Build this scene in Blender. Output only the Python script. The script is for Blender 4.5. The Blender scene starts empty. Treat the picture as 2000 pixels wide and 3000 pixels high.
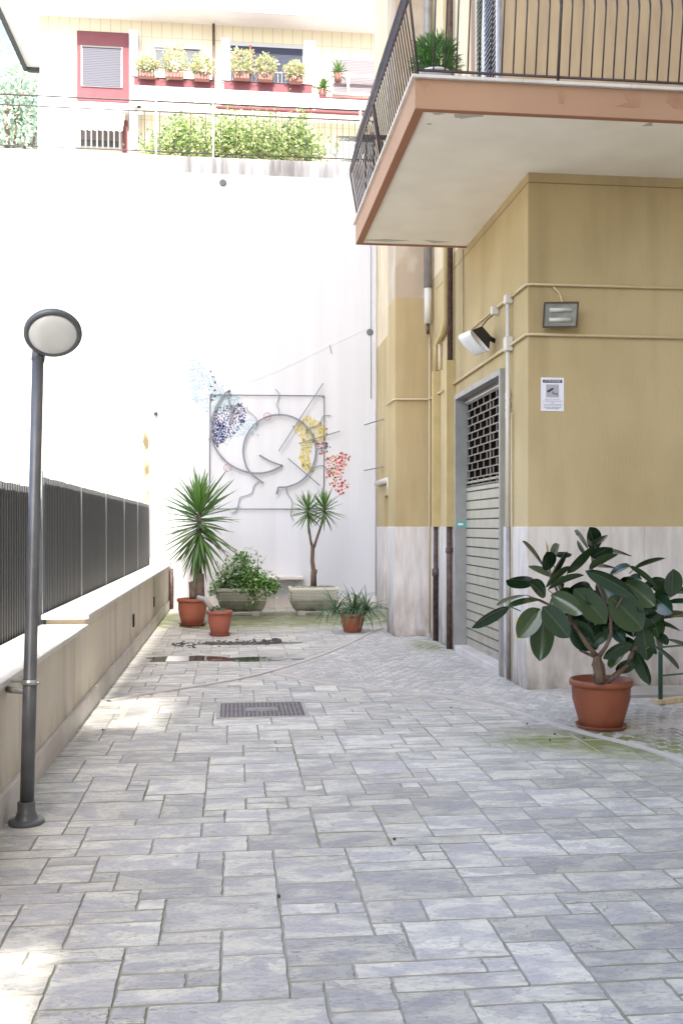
import bpy, math, random
from mathutils import Vector, Matrix
R = math.radians
S = bpy.context.scene
COL = S.collection
random.seed(7)

# ------------------------------------------------------------------ camera, light
EYE = 1.5
YAW = 6.26
SN, CS = math.sin(R(YAW)), math.cos(R(YAW))
F = 2900.0
VH = 1543.0
cam = bpy.data.cameras.new('camera')
cam.sensor_fit = 'VERTICAL'; cam.sensor_height = 36.0; cam.lens = 36.0 * F / 3000.0
cam.shift_y = (VH - 1500.0) / 3000.0
cam.clip_start = 0.05; cam.clip_end = 2000
co = bpy.data.objects.new('camera', cam); COL.objects.link(co)
co.location = (0, 0, EYE); co.rotation_euler = (R(90), 0, R(-YAW))
S.camera = co

SUN_EL, SUN_AZ = 46.0, 181.2      # compass direction the sun stands in, seen from +Y clockwise
w = bpy.data.worlds.new('World'); S.world = w; w.use_nodes = True
nt = w.node_tree
sky = nt.nodes.new('ShaderNodeTexSky'); sky.sky_type = 'NISHITA'; sky.sun_disc = False
sky.sun_elevation = R(SUN_EL); sky.sun_rotation = R(SUN_AZ); sky.dust_density = 2.5; sky.air_density = 1.0
bg = nt.nodes['Background']; bg.inputs['Strength'].default_value = 0.15
nt.links.new(sky.outputs['Color'], bg.inputs['Color'])
sl = bpy.data.lights.new('sun', 'SUN'); sl.energy = 2.6; sl.angle = R(0.8); sl.color = (1.0, 0.95, 0.87)
so = bpy.data.objects.new('sun', sl); COL.objects.link(so)
sd = Vector((math.sin(R(SUN_AZ)) * math.cos(R(SUN_EL)), math.cos(R(SUN_AZ)) * math.cos(R(SUN_EL)), math.sin(R(SUN_EL))))
so.rotation_euler = sd.to_track_quat('Z', 'Y').to_euler(); so.location = (0, -10, 40)
S.view_settings.view_transform = 'Standard'; S.view_settings.look = 'None'
S.view_settings.exposure = 2.12; S.view_settings.gamma = 1.0
S.cycles.max_bounces = 8; S.cycles.diffuse_bounces = 5

# ------------------------------------------------------------------ survey: where a sight line meets a plane of the place
def _r(u): return (u - 1000.0) / F
def G(u, v, z=0.0):                      # horizontal plane z
    d = (EYE - z) * F / (v - VH); r = _r(u)
    return (SN * d + CS * r * d, CS * d - SN * r * d)
def P(u, v, Y):                          # plane Y = const -> (x, z)
    r = _r(u); d = Y / (CS - SN * r)
    return ((SN + CS * r) * d, EYE + (VH - v) / F * d)
def Q(u, v, X):                          # plane X = const -> (y, z)
    r = _r(u); d = X / (SN + CS * r)
    return ((CS - SN * r) * d, EYE + (VH - v) / F * d)
def D(u, v, d):                          # at camera depth d -> (x, y, z)
    r = _r(u)
    return Vector(((SN + CS * r) * d, (CS - SN * r) * d, EYE + (VH - v) / F * d))

# ------------------------------------------------------------------ mesh helper
class MB:
    def __init__(s): s.v = []; s.f = []; s.a = {}; s.uv = None; s.sm = []
    def add(s, vs, fs, smooth=False):
        n = len(s.v); s.v += [tuple(p) for p in vs]; s.f += [tuple(n + i for i in f) for f in fs]; s.sm += [smooth] * len(fs)
        return n
    def box(s, x0, x1, y0, y1, z0, z1):
        s.add([(x0,y0,z0),(x1,y0,z0),(x1,y1,z0),(x0,y1,z0),(x0,y0,z1),(x1,y0,z1),(x1,y1,z1),(x0,y1,z1)],
              [(0,3,2,1),(4,5,6,7),(0,1,5,4),(1,2,6,5),(2,3,7,6),(3,0,4,7)]); return s
    def bbox(s, x0, x1, y0, y1, z0, z1, b=0.01):       # box with chamfered edges
        X=[x0,x0+b,x1-b,x1]; vs=[]; idx={}
        def g(i,j,k):
            key=(i,j,k)
            if key not in idx:
                idx[key]=len(vs); vs.append((( x0,x0+b,x1-b,x1)[i],(y0,y0+b,y1-b,y1)[j],(z0,z0+b,z1-b,z1)[k]))
            return idx[key]
        fs=[]
        for k,fl in ((0,1),(3,0)):
            q=[g(1,1,k),g(2,1,k),g(2,2,k),g(1,2,k)]; fs.append(tuple(q[::-1] if fl else q))
        for j,fl in ((0,0),(3,1)):
            q=[g(1,j,1),g(2,j,1),g(2,j,2),g(1,j,2)]; fs.append(tuple(q[::-1] if fl else q))
        for i,fl in ((0,1),(3,0)):
            q=[g(i,1,1),g(i,2,1),g(i,2,2),g(i,1,2)]; fs.append(tuple(q[::-1] if fl else q))
        a={0:0,1:3}; m={0:1,1:2}
        for p in (0,1):
            for q_ in (0,1):
                fs.append((g(1,a[p],m[q_]),g(2,a[p],m[q_]),g(2,m[p],a[q_]),g(1,m[p],a[q_])))
                fs.append((g(a[p],1,m[q_]),g(a[p],2,m[q_]),g(m[p],2,a[q_]),g(m[p],1,a[q_])))
                fs.append((g(a[p],m[q_],1),g(a[p],m[q_],2),g(m[p],a[q_],2),g(m[p],a[q_],1)))
                for r_ in (0,1):
                    fs.append((g(a[p],m[q_],m[r_]),g(m[p],a[q_],m[r_]),g(m[p],m[q_],a[r_])))
        s.add(vs,fs); return s
    def tube(s, pts, rad, n=8, caps=True):
        pts=[Vector(p) for p in pts]
        if not hasattr(rad,'__len__'): rad=[rad]*len(pts)
        ring=[]; up=None
        for i,p in enumerate(pts):
            t=(pts[min(i+1,len(pts)-1)]-pts[max(i-1,0)]).normalized()
            if up is None: up=Vector((0,0,1)) if abs(t.z)<.9 else Vector((1,0,0))
            a=t.cross(up).normalized(); b=a.cross(t).normalized(); up=b
            ring.append([p+(a*math.cos(2*math.pi*k/n)+b*math.sin(2*math.pi*k/n))*rad[i] for k in range(n)])
        vs=[q for r_ in ring for q in r_]; fs=[]
        for i in range(len(pts)-1):
            for k in range(n):
                k2=(k+1)%n; fs.append((i*n+k,i*n+k2,(i+1)*n+k2,(i+1)*n+k))
        if caps: fs.append(tuple(range(n))[::-1]); fs.append(tuple((len(pts)-1)*n+k for k in range(n)))
        s.add(vs,fs,True); return s
    def lathe(s, prof, c=(0,0,0), n=40, rib=0.0, nr=24, mat=None):
        vs=[]; fs=[]
        for (r,z,*k) in prof:
            for i in range(n):
                a=2*math.pi*i/n; rr=r
                if rib and (k and k[0]): rr=r*(1+rib*(abs(math.cos(a*nr/2))-.5))
                q=Vector((rr*math.cos(a),rr*math.sin(a),z))
                if mat: q=mat@q
                vs.append((q.x+c[0],q.y+c[1],q.z+c[2]))
        for j in range(len(prof)-1):
            for i in range(n):
                i2=(i+1)%n; fs.append((j*n+i,j*n+i2,(j+1)*n+i2,(j+1)*n+i))
        if prof[0][0]>1e-5: fs.append(tuple(range(n))[::-1])
        if prof[-1][0]>1e-5: fs.append(tuple((len(prof)-1)*n+i for i in range(n)))
        s.add(vs,fs,True); return s
    def prism(s, poly, z0, z1):           # poly in xy extruded in z
        n=len(poly); vs=[(x,y,z0) for x,y in poly]+[(x,y,z1) for x,y in poly]
        fs=[tuple(range(n))[::-1],tuple(range(n,2*n))]+[(i,(i+1)%n,n+(i+1)%n,n+i) for i in range(n)]
        s.add(vs,fs); return s
    def prismy(s, poly, y0, y1):          # poly in xz extruded in y
        n=len(poly); vs=[(x,y0,z) for x,z in poly]+[(x,y1,z) for x,z in poly]
        fs=[tuple(range(n)),tuple(range(n,2*n))[::-1]]+[((i+1)%n,i,n+i,n+(i+1)%n) for i in range(n)]
        s.add(vs,fs); return s
    def prismx(s, poly, x0, x1):          # poly in yz extruded in x
        n=len(poly); vs=[(x0,y,z) for y,z in poly]+[(x1,y,z) for y,z in poly]
        fs=[tuple(range(n)),tuple(range(n,2*n))[::-1]]+[((i+1)%n,i,n+i,n+(i+1)%n) for i in range(n)]
        s.add(vs,fs); return s
    def build(s, name, mat, parent=None, attr=None, uv=None, mat2=None, mi=None):
        me=bpy.data.meshes.new(name); o=bpy.data.objects.new(name,me); COL.objects.link(o)
        off=Vector((0,0,0))
        if parent is not None:
            o.parent=parent; q=parent
            while q is not None: off+=q.location; q=q.parent
        me.from_pydata([(x-off.x,y-off.y,z-off.z) for x,y,z in s.v],[],s.f)
        me.polygons.foreach_set('use_smooth',s.sm)
        me.materials.append(mat)
        if mat2 is not None:
            me.materials.append(mat2); me.polygons.foreach_set('material_index',mi)
        if attr is not None:              # per vertex colour
            ca=me.color_attributes.new('tint','FLOAT_COLOR','POINT')
            flat=[]
            for c in attr: flat+=[c[0],c[1],c[2],1.0]
            ca.data.foreach_set('color',flat)
        if uv is not None:
            ul=me.uv_layers.new(name='UVMap'); k=0
            for pl in me.polygons:
                for li in pl.loop_indices: ul.data[li].uv=uv[me.loops[li].vertex_index]
        me.validate(); me.update()
        return o

def tag(o,label=None,cat=None,group=None,kind=None):
    if label: o['label']=label
    if cat: o['category']=cat
    if group: o['group']=group
    if kind: o['kind']=kind
    return o
def thing(name,loc,label,cat,group=None):
    o=bpy.data.objects.new(name,None); COL.objects.link(o); o.location=loc; o.empty_display_size=.1
    return tag(o,label,cat,group)
def BX(*a): return MB().box(*a)

# ------------------------------------------------------------------ materials
def mat(name, col, rough=.7, col2=None, nscale=4., nstretch=(1,1,1), bump=0., bscale=40., bstretch=(1,1,1), metal=0., spec=.5,
        lo=.35, hi=.65, detail=6, tintvar=0., wash=None, coat=0., grime=0.):
    m=bpy.data.materials.new(name); m.use_nodes=True; t=m.node_tree; N=t.nodes; L=t.links
    p=N['Principled BSDF']; p.inputs['Roughness'].default_value=rough; p.inputs['Metallic'].default_value=metal
    p.inputs['Specular IOR Level'].default_value=spec; p.inputs['Coat Weight'].default_value=coat
    geo=N.new('ShaderNodeNewGeometry')
    def noise(scale,stretch,det=detail,dist=0.):
        mp=N.new('ShaderNodeMapping'); mp.inputs['Scale'].default_value=stretch
        L.new(geo.outputs['Position'],mp.inputs['Vector'])
        n=N.new('ShaderNodeTexNoise'); n.inputs['Scale'].default_value=scale; n.inputs['Detail'].default_value=det
        n.inputs['Distortion'].default_value=dist
        L.new(mp.outputs[0],n.inputs['Vector']); return n.outputs['Fac']
    def ramp(fac,a,b):
        r=N.new('ShaderNodeMapRange'); r.inputs['From Min'].default_value=a; r.inputs['From Max'].default_value=b
        L.new(fac,r.inputs['Value']); return r.outputs[0]
    def mix(f,a,b,mode='MIX'):
        x=N.new('ShaderNodeMix'); x.data_type='RGBA'; x.blend_type=mode
        if hasattr(f,'is_linked') or hasattr(f,'links'): L.new(f,x.inputs[0])
        else: x.inputs[0].default_value=f
        for s_,q in ((6,a),(7,b)):
            if isinstance(q,tuple): x.inputs[s_].default_value=q+(1,)
            else: L.new(q,x.inputs[s_])
        return x.outputs[2]
    c=None
    if col2 is not None: c=mix(ramp(noise(nscale,nstretch),lo,hi),col,col2)
    else: p.inputs['Base Color'].default_value=col+(1,)
    if grime:
        gn=ramp(noise(1.7,(1.6,1.6,.16),8),.50,.72); gn2=ramp(noise(.9,(1,1,1),6),.45,.7)
        q_=N.new('ShaderNodeMath'); q_.operation='MULTIPLY'; q_.inputs[1].default_value=grime; L.new(gn,q_.inputs[0])
        c=mix(q_.outputs[0],c,mix(1.,c,(.62,.60,.58),'MULTIPLY'))
        q2=N.new('ShaderNodeMath'); q2.operation='MULTIPLY'; q2.inputs[1].default_value=grime*.6; L.new(gn2,q2.inputs[0])
        c=mix(q2.outputs[0],c,mix(1.,c,(.84,.86,.88),'MULTIPLY'))
    if wash is not None:                  # (colour, z_from, z_to): dirt with a noisy edge between two heights
        wc,za,zb,amt=wash
        sp=N.new('ShaderNodeSeparateXYZ'); L.new(geo.outputs['Position'],sp.inputs[0])
        g=ramp(sp.outputs['Z'],za,zb)
        n=ramp(noise(7.,(1,1,.45)),.3,.7)
        mu=N.new('ShaderNodeMath'); mu.operation='MULTIPLY_ADD'; L.new(g,mu.inputs[0]); L.new(n,mu.inputs[1]); mu.inputs[2].default_value=0
        m2=N.new('ShaderNodeMath'); m2.operation='MULTIPLY'; m2.use_clamp=True; L.new(mu.outputs[0],m2.inputs[0]); m2.inputs[1].default_value=amt
        c=mix(m2.outputs[0],c if c is not None else col,wc)
    if c is not None: L.new(c,p.inputs['Base Color'])
    if bump:
        b=N.new('ShaderNodeBump'); b.inputs['Strength'].default_value=bump; b.inputs['Distance'].default_value=.01
        L.new(noise(bscale,bstretch,4),b.inputs['Height']); L.new(b.outputs[0],p.inputs['Normal'])
    m['_']=0; del m['_']
    return m

YEL=(.52,.41,.23); YEL2=(.42,.32,.165)
M={}
M['stucco']=mat('stucco_yellow',YEL,.85,YEL2,.9,(1,1,.6),.22,45.,(1,1,.2),spec=.2,grime=.45)
M['stucco_up']=mat('stucco_beige',(.52,.40,.25),.85,(.42,.32,.21),5.,(1,1,.18),.55,60.,(1,1,.07),spec=.2)
M['cream']=mat('render_cream',(.70,.60,.42),.8,(.62,.5,.33),3.,(1,1,.3),.2,50.)
M['tan']=mat('plaster_tan',(.44,.35,.25),.85,(.52,.44,.34),2.2,(1,1,.8),.2,50.,lo=.52,hi=.6)
M['boxyel']=mat('paint_yellow',(.52,.40,.19),.6,(.46,.35,.16),5.)
M['joint']=mat('joint_line',(.25,.18,.09),.9)
M['marble']=mat('travertine',(.68,.63,.58),.55,(.54,.485,.44),6.,(2.2,2.2,.35),.12,30.,(1,1,.2),wash=((.22,.185,.15),.75,-.15,1.4))
M['marble2']=mat('travertine_pale',(.66,.62,.58),.5,(.55,.50,.46),3.,(1,1,1),.1,30.)
M['coping']=mat('coping_marble',(.74,.71,.66),.45,(.64,.61,.56),4.,(1,1,1),.1,40.)
M['lowwall']=mat('render_beige',(.80,.72,.62),.85,(.71,.63,.53),2.,(1,1,.5),.25,35.,wash=((.26,.20,.14),.35,-.05,.9),grime=.6)
M['white']=mat('render_white',(.61,.608,.63),.85,(.572,.57,.59),2.2,(2.,1,.14),.1,25.,wash=((.62,.60,.56),1.1,-.6,.6))
M['cap']=mat('render_stained',(.60,.59,.60),.9,(.26,.245,.24),3.,(2.2,2.2,.22),.1,25.,lo=.40,hi=.66)
M['sunwall']=mat('render_pale_yellow',(.60,.58,.52),.85,(.52,.47,.32),.55,(1,1,.5),.1,25.,lo=.5,hi=.68)
M['ochre']=mat('render_peeled',(.15,.115,.06),.9,(.48,.44,.34),4.5,(1,1,.35),lo=.40,hi=.56)
M['soffit']=mat('soffit_paint',(.92,.87,.76),.8,(.87,.81,.70),2.5,(1,1,1),.08,20.)
M['terra']=mat('fascia_terracotta',(.40,.24,.15),.75,(.37,.215,.13),1.2,(1,1,.5),.15,60.,lo=.4,hi=.7)
M['terraedge']=mat('fascia_drip_edge',(.34,.155,.085),.8)
M['iron']=mat('wrought_iron',(.045,.04,.045),.5,(.09,.06,.05),20.,metal=.3)
M['ironred']=mat('bronze_iron',(.11,.065,.055),.55,(.06,.045,.045),14.,metal=.3)
M['grey_metal']=mat('grey_painted_metal',(.34,.335,.32),.5,(.29,.285,.27),6.,metal=.3)
M['shutter']=mat('shutter_metal',(.47,.44,.345),.5,(.40,.375,.30),9.,(1,1,.4),metal=.1,wash=((.22,.20,.17),.7,-.1,.6))
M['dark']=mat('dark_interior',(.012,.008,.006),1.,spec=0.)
M['brownpipe']=mat('cast_iron_pipe',(.05,.03,.025),.6,(.12,.07,.05),20.)
M['greypipe']=mat('zinc_pipe',(.33,.31,.30),.5,(.26,.24,.23),8.,metal=.3)
M['conduit']=mat('painted_conduit',(.55,.44,.26),.5)
M['pvc']=mat('grey_pvc',(.60,.57,.50),.5)
M['fence']=mat('fence_metal',(.095,.098,.103),.6,(.112,.116,.122),3.,(6,6,.3),metal=.1)
M['fencepost']=mat('fence_post_metal',(.30,.31,.33),.4,metal=.5)
M['lamp']=mat('lamp_paint',(.095,.10,.108),.38,(.13,.135,.145),9.,metal=.2)
M['lens']=mat('opal_glass',(.74,.73,.70),.22,(.68,.67,.64),9.,coat=.4)
M['chrome']=mat('galvanised',(.5,.5,.52),.3,metal=.8)
M['clay']=mat('terracotta_plastic',(.27,.078,.034),.5,(.235,.066,.031),6.,bump=.05,bscale=60.,wash=((.28,.13,.08),.12,-.05,.7))
M['clay2']=mat('terracotta_faded',(.36,.115,.07),.6,(.30,.09,.055),5.,wash=((.25,.10,.08),.16,-.05,.8))
M['soil']=mat('soil',(.05,.033,.022),.95,(.09,.06,.04),40.,bump=.6,bscale=60.)
M['bark']=mat('bark',(.16,.105,.07),.9,(.09,.06,.045),18.,(1,1,.4),.6,50.)
M['barkgrey']=mat('bark_grey',(.22,.17,.14),.9,(.13,.09,.07),14.,(1,1,.6),.6,45.)
M['steel']=mat('sculpture_steel',(.22,.23,.26),.5,(.17,.18,.205),8.,metal=.3)
M['redring']=mat('red_ring_paint',(.40,.14,.14),.6)
M['cement']=mat('cement',(.42,.41,.38),.9,(.34,.33,.31),6.,bump=.3,bscale=50.)
M['plaque']=mat('sign_white',(.78,.77,.84),.4)
M['ink']=mat('sign_ink',(.03,.028,.05),.5)
M['ink2']=mat('sign_ink_grey',(.25,.24,.30),.5)
M['signgrey']=mat('sign_grey',(.40,.40,.44),.5)
M['yellowtag']=mat('yellow_sticker',(.75,.55,.08),.5)
M['greentag']=mat('green_sticker',(.10,.40,.33),.5)
M['blackplastic']=mat('black_plastic',(.015,.014,.014),.5)
M['whiteplastic']=mat('white_plastic',(.74,.74,.74),.3)
M['flint']=mat('flood_glass',(.36,.36,.32),.25,(.22,.22,.20),6.,coat=.5)
M['floodtube']=mat('flood_tube',(.55,.54,.46),.3)
M['bronze']=mat('flood_body',(.12,.09,.06),.5,metal=.4)
M['greenpaint']=mat('green_tube',(.035,.10,.065),.4)
M['wood']=mat('pale_wood',(.62,.50,.33),.7,(.5,.38,.24),12.,(1,8,1))
M['redpaint']=mat('facade_red',(.20,.078,.088),.8,(.18,.066,.076),2.,spec=.2)
M['fac_white']=mat('facade_white',(.90,.90,.90),.8)
M['fac_grey']=mat('facade_grey',(.50,.52,.53),.8)
M['fac_dark']=mat('eave_edge',(.07,.08,.08),.6)
M['blind']=mat('blind_lavender',(.10,.10,.125),.7)
M['blindblue']=mat('blind_blue',(.030,.036,.068),.7)
M['blindpink']=mat('blind_mauve',(.17,.145,.16),.5)
M['trough']=mat('clay_trough',(.27,.125,.10),.7)
M['glassdark']=mat('window_glass',(.04,.05,.06),.1,spec=.8)
M['awning']=mat('awning_canvas',(.82,.81,.78),.8)
M['brownwood']=mat('door_reveal',(.33,.20,.12),.7,(.28,.16,.10),6.)
M['lou_w']=mat('louvre_white',(.62,.62,.66),.5)
M['lou_c']=mat('louvre_cream',(.50,.50,.40),.5)
M['asphalt']=mat('asphalt',(.22,.22,.21),.9,(.28,.27,.26),3.,bump=.3,bscale=60.)
M['mud']=mat('wet_soil',(.035,.03,.025),.6,(.07,.06,.05),25.,bump=.8,bscale=40.)
M['castiron']=mat('cast_iron_cover',(.24,.22,.23),.5,(.32,.30,.31),15.,metal=.5)
M['ironhole']=mat('cast_iron_recess',(.10,.09,.09),.7)

def leafmat(name,c1,c2,back,rough=.35,rib=None,transl=.0,white=None,coat=0.):
    m=bpy.data.materials.new(name); m.use_nodes=True; t=m.node_tree; N=t.nodes; L=t.links
    p=N['Principled BSDF']; p.inputs['Roughness'].default_value=rough; p.inputs['Coat Weight'].default_value=coat
    p.inputs['Coat Roughness'].default_value=.2
    a=N.new('ShaderNodeAttribute'); a.attribute_name='tint'
    sp=N.new('ShaderNodeSeparateColor'); L.new(a.outputs['Color'],sp.inputs[0])
    def mix(f,x,y):
        k=N.new('ShaderNodeMix'); k.data_type='RGBA'
        L.new(f,k.inputs[0])
        for s_,q in ((6,x),(7,y)):
            if isinstance(q,tuple): k.inputs[s_].default_value=q+(1,)
            else: L.new(q,k.inputs[s_])
        return k.outputs[2]
    c=mix(sp.outputs[0],c1,c2)
    if white: c=mix(sp.outputs[1],c,white)
    if rib:
        uv=N.new('ShaderNodeUVMap'); s2=N.new('ShaderNodeSeparateXYZ'); L.new(uv.outputs[0],s2.inputs[0])
        mm=N.new('ShaderNodeMath'); mm.operation='ABSOLUTE'; ms=N.new('ShaderNodeMath'); ms.operation='SUBTRACT'; ms.inputs[1].default_value=.5
        L.new(s2.outputs['X'],ms.inputs[0]); L.new(ms.outputs[0],mm.inputs[0])
        r=N.new('ShaderNodeMapRange'); r.inputs['From Min'].default_value=.045; r.inputs['From Max'].default_value=.015
        L.new(mm.outputs[0],r.inputs['Value']); c=mix(r.outputs[0],c,rib)
    g=N.new('ShaderNodeNewGeometry'); c=mix(g.outputs['Backfacing'],c,back) if not isinstance(back,str) else c
    L.new(c,p.inputs['Base Color'])
    if transl:
        tr=N.new('ShaderNodeBsdfTranslucent'); L.new(c,tr.inputs['Color'])
        ms_=N.new('ShaderNodeMixShader'); ms_.inputs[0].default_value=transl
        L.new(p.outputs[0],ms_.inputs[1]); L.new(tr.outputs[0],ms_.inputs[2]); L.new(ms_.outputs[0],N['Material Output'].inputs['Surface'])
    return m
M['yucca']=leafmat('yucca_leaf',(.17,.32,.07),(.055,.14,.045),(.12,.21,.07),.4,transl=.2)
M['rubber']=leafmat('rubber_leaf',(.012,.036,.019),(.028,.058,.017),(.05,.085,.034),.22,rib=(.055,.095,.04),coat=.5)
M['shoot']=leafmat('rubber_shoot',(.42,.30,.14),(.42,.30,.14),(.42,.30,.14))
M['varieg']=leafmat('variegated_leaf',(.20,.40,.07),(.08,.20,.05),'',.5,transl=.25,white=(.62,.68,.52))
M['spider']=leafmat('spider_leaf',(.06,.15,.055),(.11,.22,.06),(.08,.16,.07),.4,transl=.15)
M['hedge']=leafmat('hedge_leaf',(.58,.68,.30),(.10,.20,.07),'',.6,transl=.35,white=(.75,.75,.45))
M['treeleaf']=leafmat('tree_leaf',(.70,.78,.62),(.45,.58,.45),'',.6,transl=.3)
M['flower']=leafmat('flower_leaf',(.62,.66,.38),(.33,.40,.18),'',.6,transl=.3,white=(.75,.55,.45))
M['basil']=leafmat('balcony_leaf',(.14,.30,.07),(.07,.18,.05),'',.5,transl=.2)
M['succ']=leafmat('succulent_leaf',(.10,.17,.10),(.06,.12,.07),'',.5)
M['grass']=leafmat('grass_blade',(.12,.22,.05),(.2,.25,.09),'',.6)

def tiles_mat(name,pale,blue,dark,moss,sc=1.0,joint=None,strong=1.):
    m=bpy.data.materials.new(name); m.use_nodes=True; t=m.node_tree; N=t.nodes; L=t.links
    p=N['Principled BSDF']
    geo=N.new('ShaderNodeNewGeometry'); at=N.new('ShaderNodeAttribute'); at.attribute_name='tint'
    sp=N.new('ShaderNodeSeparateColor'); L.new(at.outputs['Color'],sp.inputs[0])
    def math_(op,a,b=None,cl=False):
        k=N.new('ShaderNodeMath'); k.operation=op; k.use_clamp=cl
        for i,q in enumerate((a,b)):
            if q is None: continue
            if isinstance(q,(int,float)): k.inputs[i].default_value=q
            else: L.new(q,k.inputs[i])
        return k.outputs[0]
    def ramp(fac,a,b):
        r=N.new('ShaderNodeMapRange'); r.inputs['From Min'].default_value=a; r.inputs['From Max'].default_value=b
        L.new(fac,r.inputs['Value']); return r.outputs[0]
    def mix(f,x,y,mode='MIX'):
        k=N.new('ShaderNodeMix'); k.data_type='RGBA'; k.blend_type=mode
        if isinstance(f,float): k.inputs[0].default_value=f
        else: L.new(f,k.inputs[0])
        for s_,q in ((6,x),(7,y)):
            if isinstance(q,tuple): k.inputs[s_].default_value=q+(1,)
            else: L.new(q,k.inputs[s_])
        return k.outputs[2]
    off=N.new('ShaderNodeCombineXYZ'); L.new(math_('MULTIPLY',sp.outputs[0],37.),off.inputs[2]); L.new(math_('MULTIPLY',sp.outputs[0],11.),off.inputs[0])
    va=N.new('ShaderNodeVectorMath'); va.operation='ADD'; L.new(geo.outputs['Position'],va.inputs[0]); L.new(off.outputs[0],va.inputs[1])
    def noise(scale,stretch=(1,1,1),det=6,dist=0.,vec=None):
        mp=N.new('ShaderNodeMapping'); mp.inputs['Scale'].default_value=stretch; L.new(vec or va.outputs[0],mp.inputs['Vector'])
        n=N.new('ShaderNodeTexNoise'); n.inputs['Scale'].default_value=scale*sc; n.inputs['Detail'].default_value=det; n.inputs['Distortion'].default_value=dist
        L.new(mp.outputs[0],n.inputs['Vector']); return n.outputs['Fac']
    n1=noise(4.6,(1,2.1,1),12,.35)            # cleft plates
    s1=ramp(n1,.44,.55); s2=ramp(n1,.60,.615); s3=ramp(n1,.385,.395)
    n2=noise(15.,(1,2.4,1),10,.5); s4=ramp(n2,.47,.56)
    c=mix(s1,blue,pale)
    c=mix(math_('MULTIPLY',s4,.6),c,mix(.5,blue,pale))
    sp3=noise(70.,(1,1.3,1),5); c=mix(math_('MULTIPLY',ramp(sp3,.5,.62),.16),c,pale)
    # contour edges of the plates
    e=math_('ABSOLUTE',math_('SUBTRACT',n1,.5)); e1=ramp(e,.009,.0); e=math_('ABSOLUTE',math_('SUBTRACT',n1,.58)); e2=ramp(e,.006,.0)
    e=math_('ABSOLUTE',math_('SUBTRACT',n2,.52)); e3=ramp(e,.02,.0)
    edge=math_('MULTIPLY',math_('ADD',math_('ADD',math_('MULTIPLY',e1,.8),math_('MULTIPLY',e2,.7)),math_('MULTIPLY',e3,.45),True),.85*strong)
    fn=noise(38.,(1,2.2,1),8); edge=math_('MULTIPLY',edge,ramp(noise(5.,(1,1,1),3),.35,.6))
    c=mix(edge,c,dark)
    c=mix(math_('MULTIPLY',ramp(fn,.54,.70),.34),c,dark)
    tv=ramp(sp.outputs[0],0.,1.); hs=N.new('ShaderNodeHueSaturation'); L.new(c,hs.inputs['Color']); L.new(math_('ADD',math_('MULTIPLY',tv,.34),.82),hs.inputs['Value']); c=hs.outputs[0]
    big=noise(.55,(1,1,1),3,0.,geo.outputs['Position']); c=mix(math_('MULTIPLY',ramp(big,.35,.7),.7),c,mix(1.,c,(.80,.79,.74),'MULTIPLY'))
    gr2=noise(2.6,(1,1,1),8,.4,geo.outputs['Position']); c=mix(math_('MULTIPLY',ramp(gr2,.55,.72),.45),c,mix(1.,c,(.72,.71,.66),'MULTIPLY'))
    mn=noise(6./sc,(1,1,1),6,.5,geo.outputs['Position'])
    mm=math_('MULTIPLY',sp.outputs[1],ramp(mn,.22,.55),True); c=mix(mm,c,moss)
    wet=math_('MULTIPLY',sp.outputs[2],ramp(noise(1.6/sc,(1,1,1),5,.5,geo.outputs['Position']),.25,.55),True)
    c=mix(math_('MULTIPLY',wet,.8),c,mix(1.,c,(.36,.36,.36),'MULTIPLY'))
    L.new(c,p.inputs['Base Color'])
    L.new(math_('SUBTRACT',.62,math_('MULTIPLY',wet,.4)),p.inputs['Roughness'])
    h=math_('ADD',math_('ADD',math_('MULTIPLY',s1,.35),math_('MULTIPLY',s2,.25)),math_('ADD',math_('MULTIPLY',s3,.25),math_('MULTIPLY',n2,.9)))
    h=math_('ADD',h,math_('MULTIPLY',fn,.25))
    b=N.new('ShaderNodeBump'); b.inputs['Strength'].default_value=.7; b.inputs['Distance'].default_value=.008*strong
    L.new(h,b.inputs['Height']); L.new(b.outputs[0],p.inputs['Normal'])
    return m
MOSS=(.19,.22,.07)
M['slab']=tiles_mat('stamped_slate',(.65,.625,.545),(.42,.405,.41),(.13,.125,.13),MOSS)
M['cobble']=tiles_mat('stamped_cobble',(.56,.535,.49),(.46,.44,.43),(.26,.25,.25),MOSS,2.2)
M['grout']=mat('grout',(.36,.345,.30),.9,(.22,.25,.13),1.2,lo=.5,hi=.72,bump=.2,bscale=60.)
M['bed']=mat('cobble_bed',(.46,.44,.41),.9,(.38,.37,.33),2.,bump=.2,bscale=60.)
M['strip']=mat('pink_strip',(.56,.485,.45),.7,(.47,.45,.42),3.,bump=.2,bscale=40.,wash=None)
M['stripw']=mat('pale_strip',(.56,.54,.47),.7,(.44,.45,.36),5.,bump=.2,bscale=40.)
M['smooth']=mat('smooth_concrete',(.44,.42,.39),.75,(.34,.31,.27),2.,bump=.15,bscale=50.)

# ------------------------------------------------------------------ ground
def inpoly(x,y,P_):
    c=False; n=len(P_)
    for i in range(n):
        x1,y1=P_[i]; x2,y2=P_[(i+1)%n]
        if (y1>y)!=(y2>y) and x<(x2-x1)*(y-y1)/(y2-y1)+x1: c=not c
    return c
def sm(p,k=4):                                # Catmull-Rom through points
    out=[]; n=len(p)
    for i in range(n-1):
        a=p[max(i-1,0)]; b=p[i]; c=p[i+1]; d=p[min(i+2,n-1)]
        for j in range(k):
            t=j/k; out.append(tuple(.5*((2*b[q])+(-a[q]+c[q])*t+(2*a[q]-5*b[q]+4*c[q]-d[q])*t*t+(-a[q]+3*b[q]-3*c[q]+d[q])*t**3) for q in range(len(b))))
    out.append(tuple(p[-1])); return out

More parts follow.
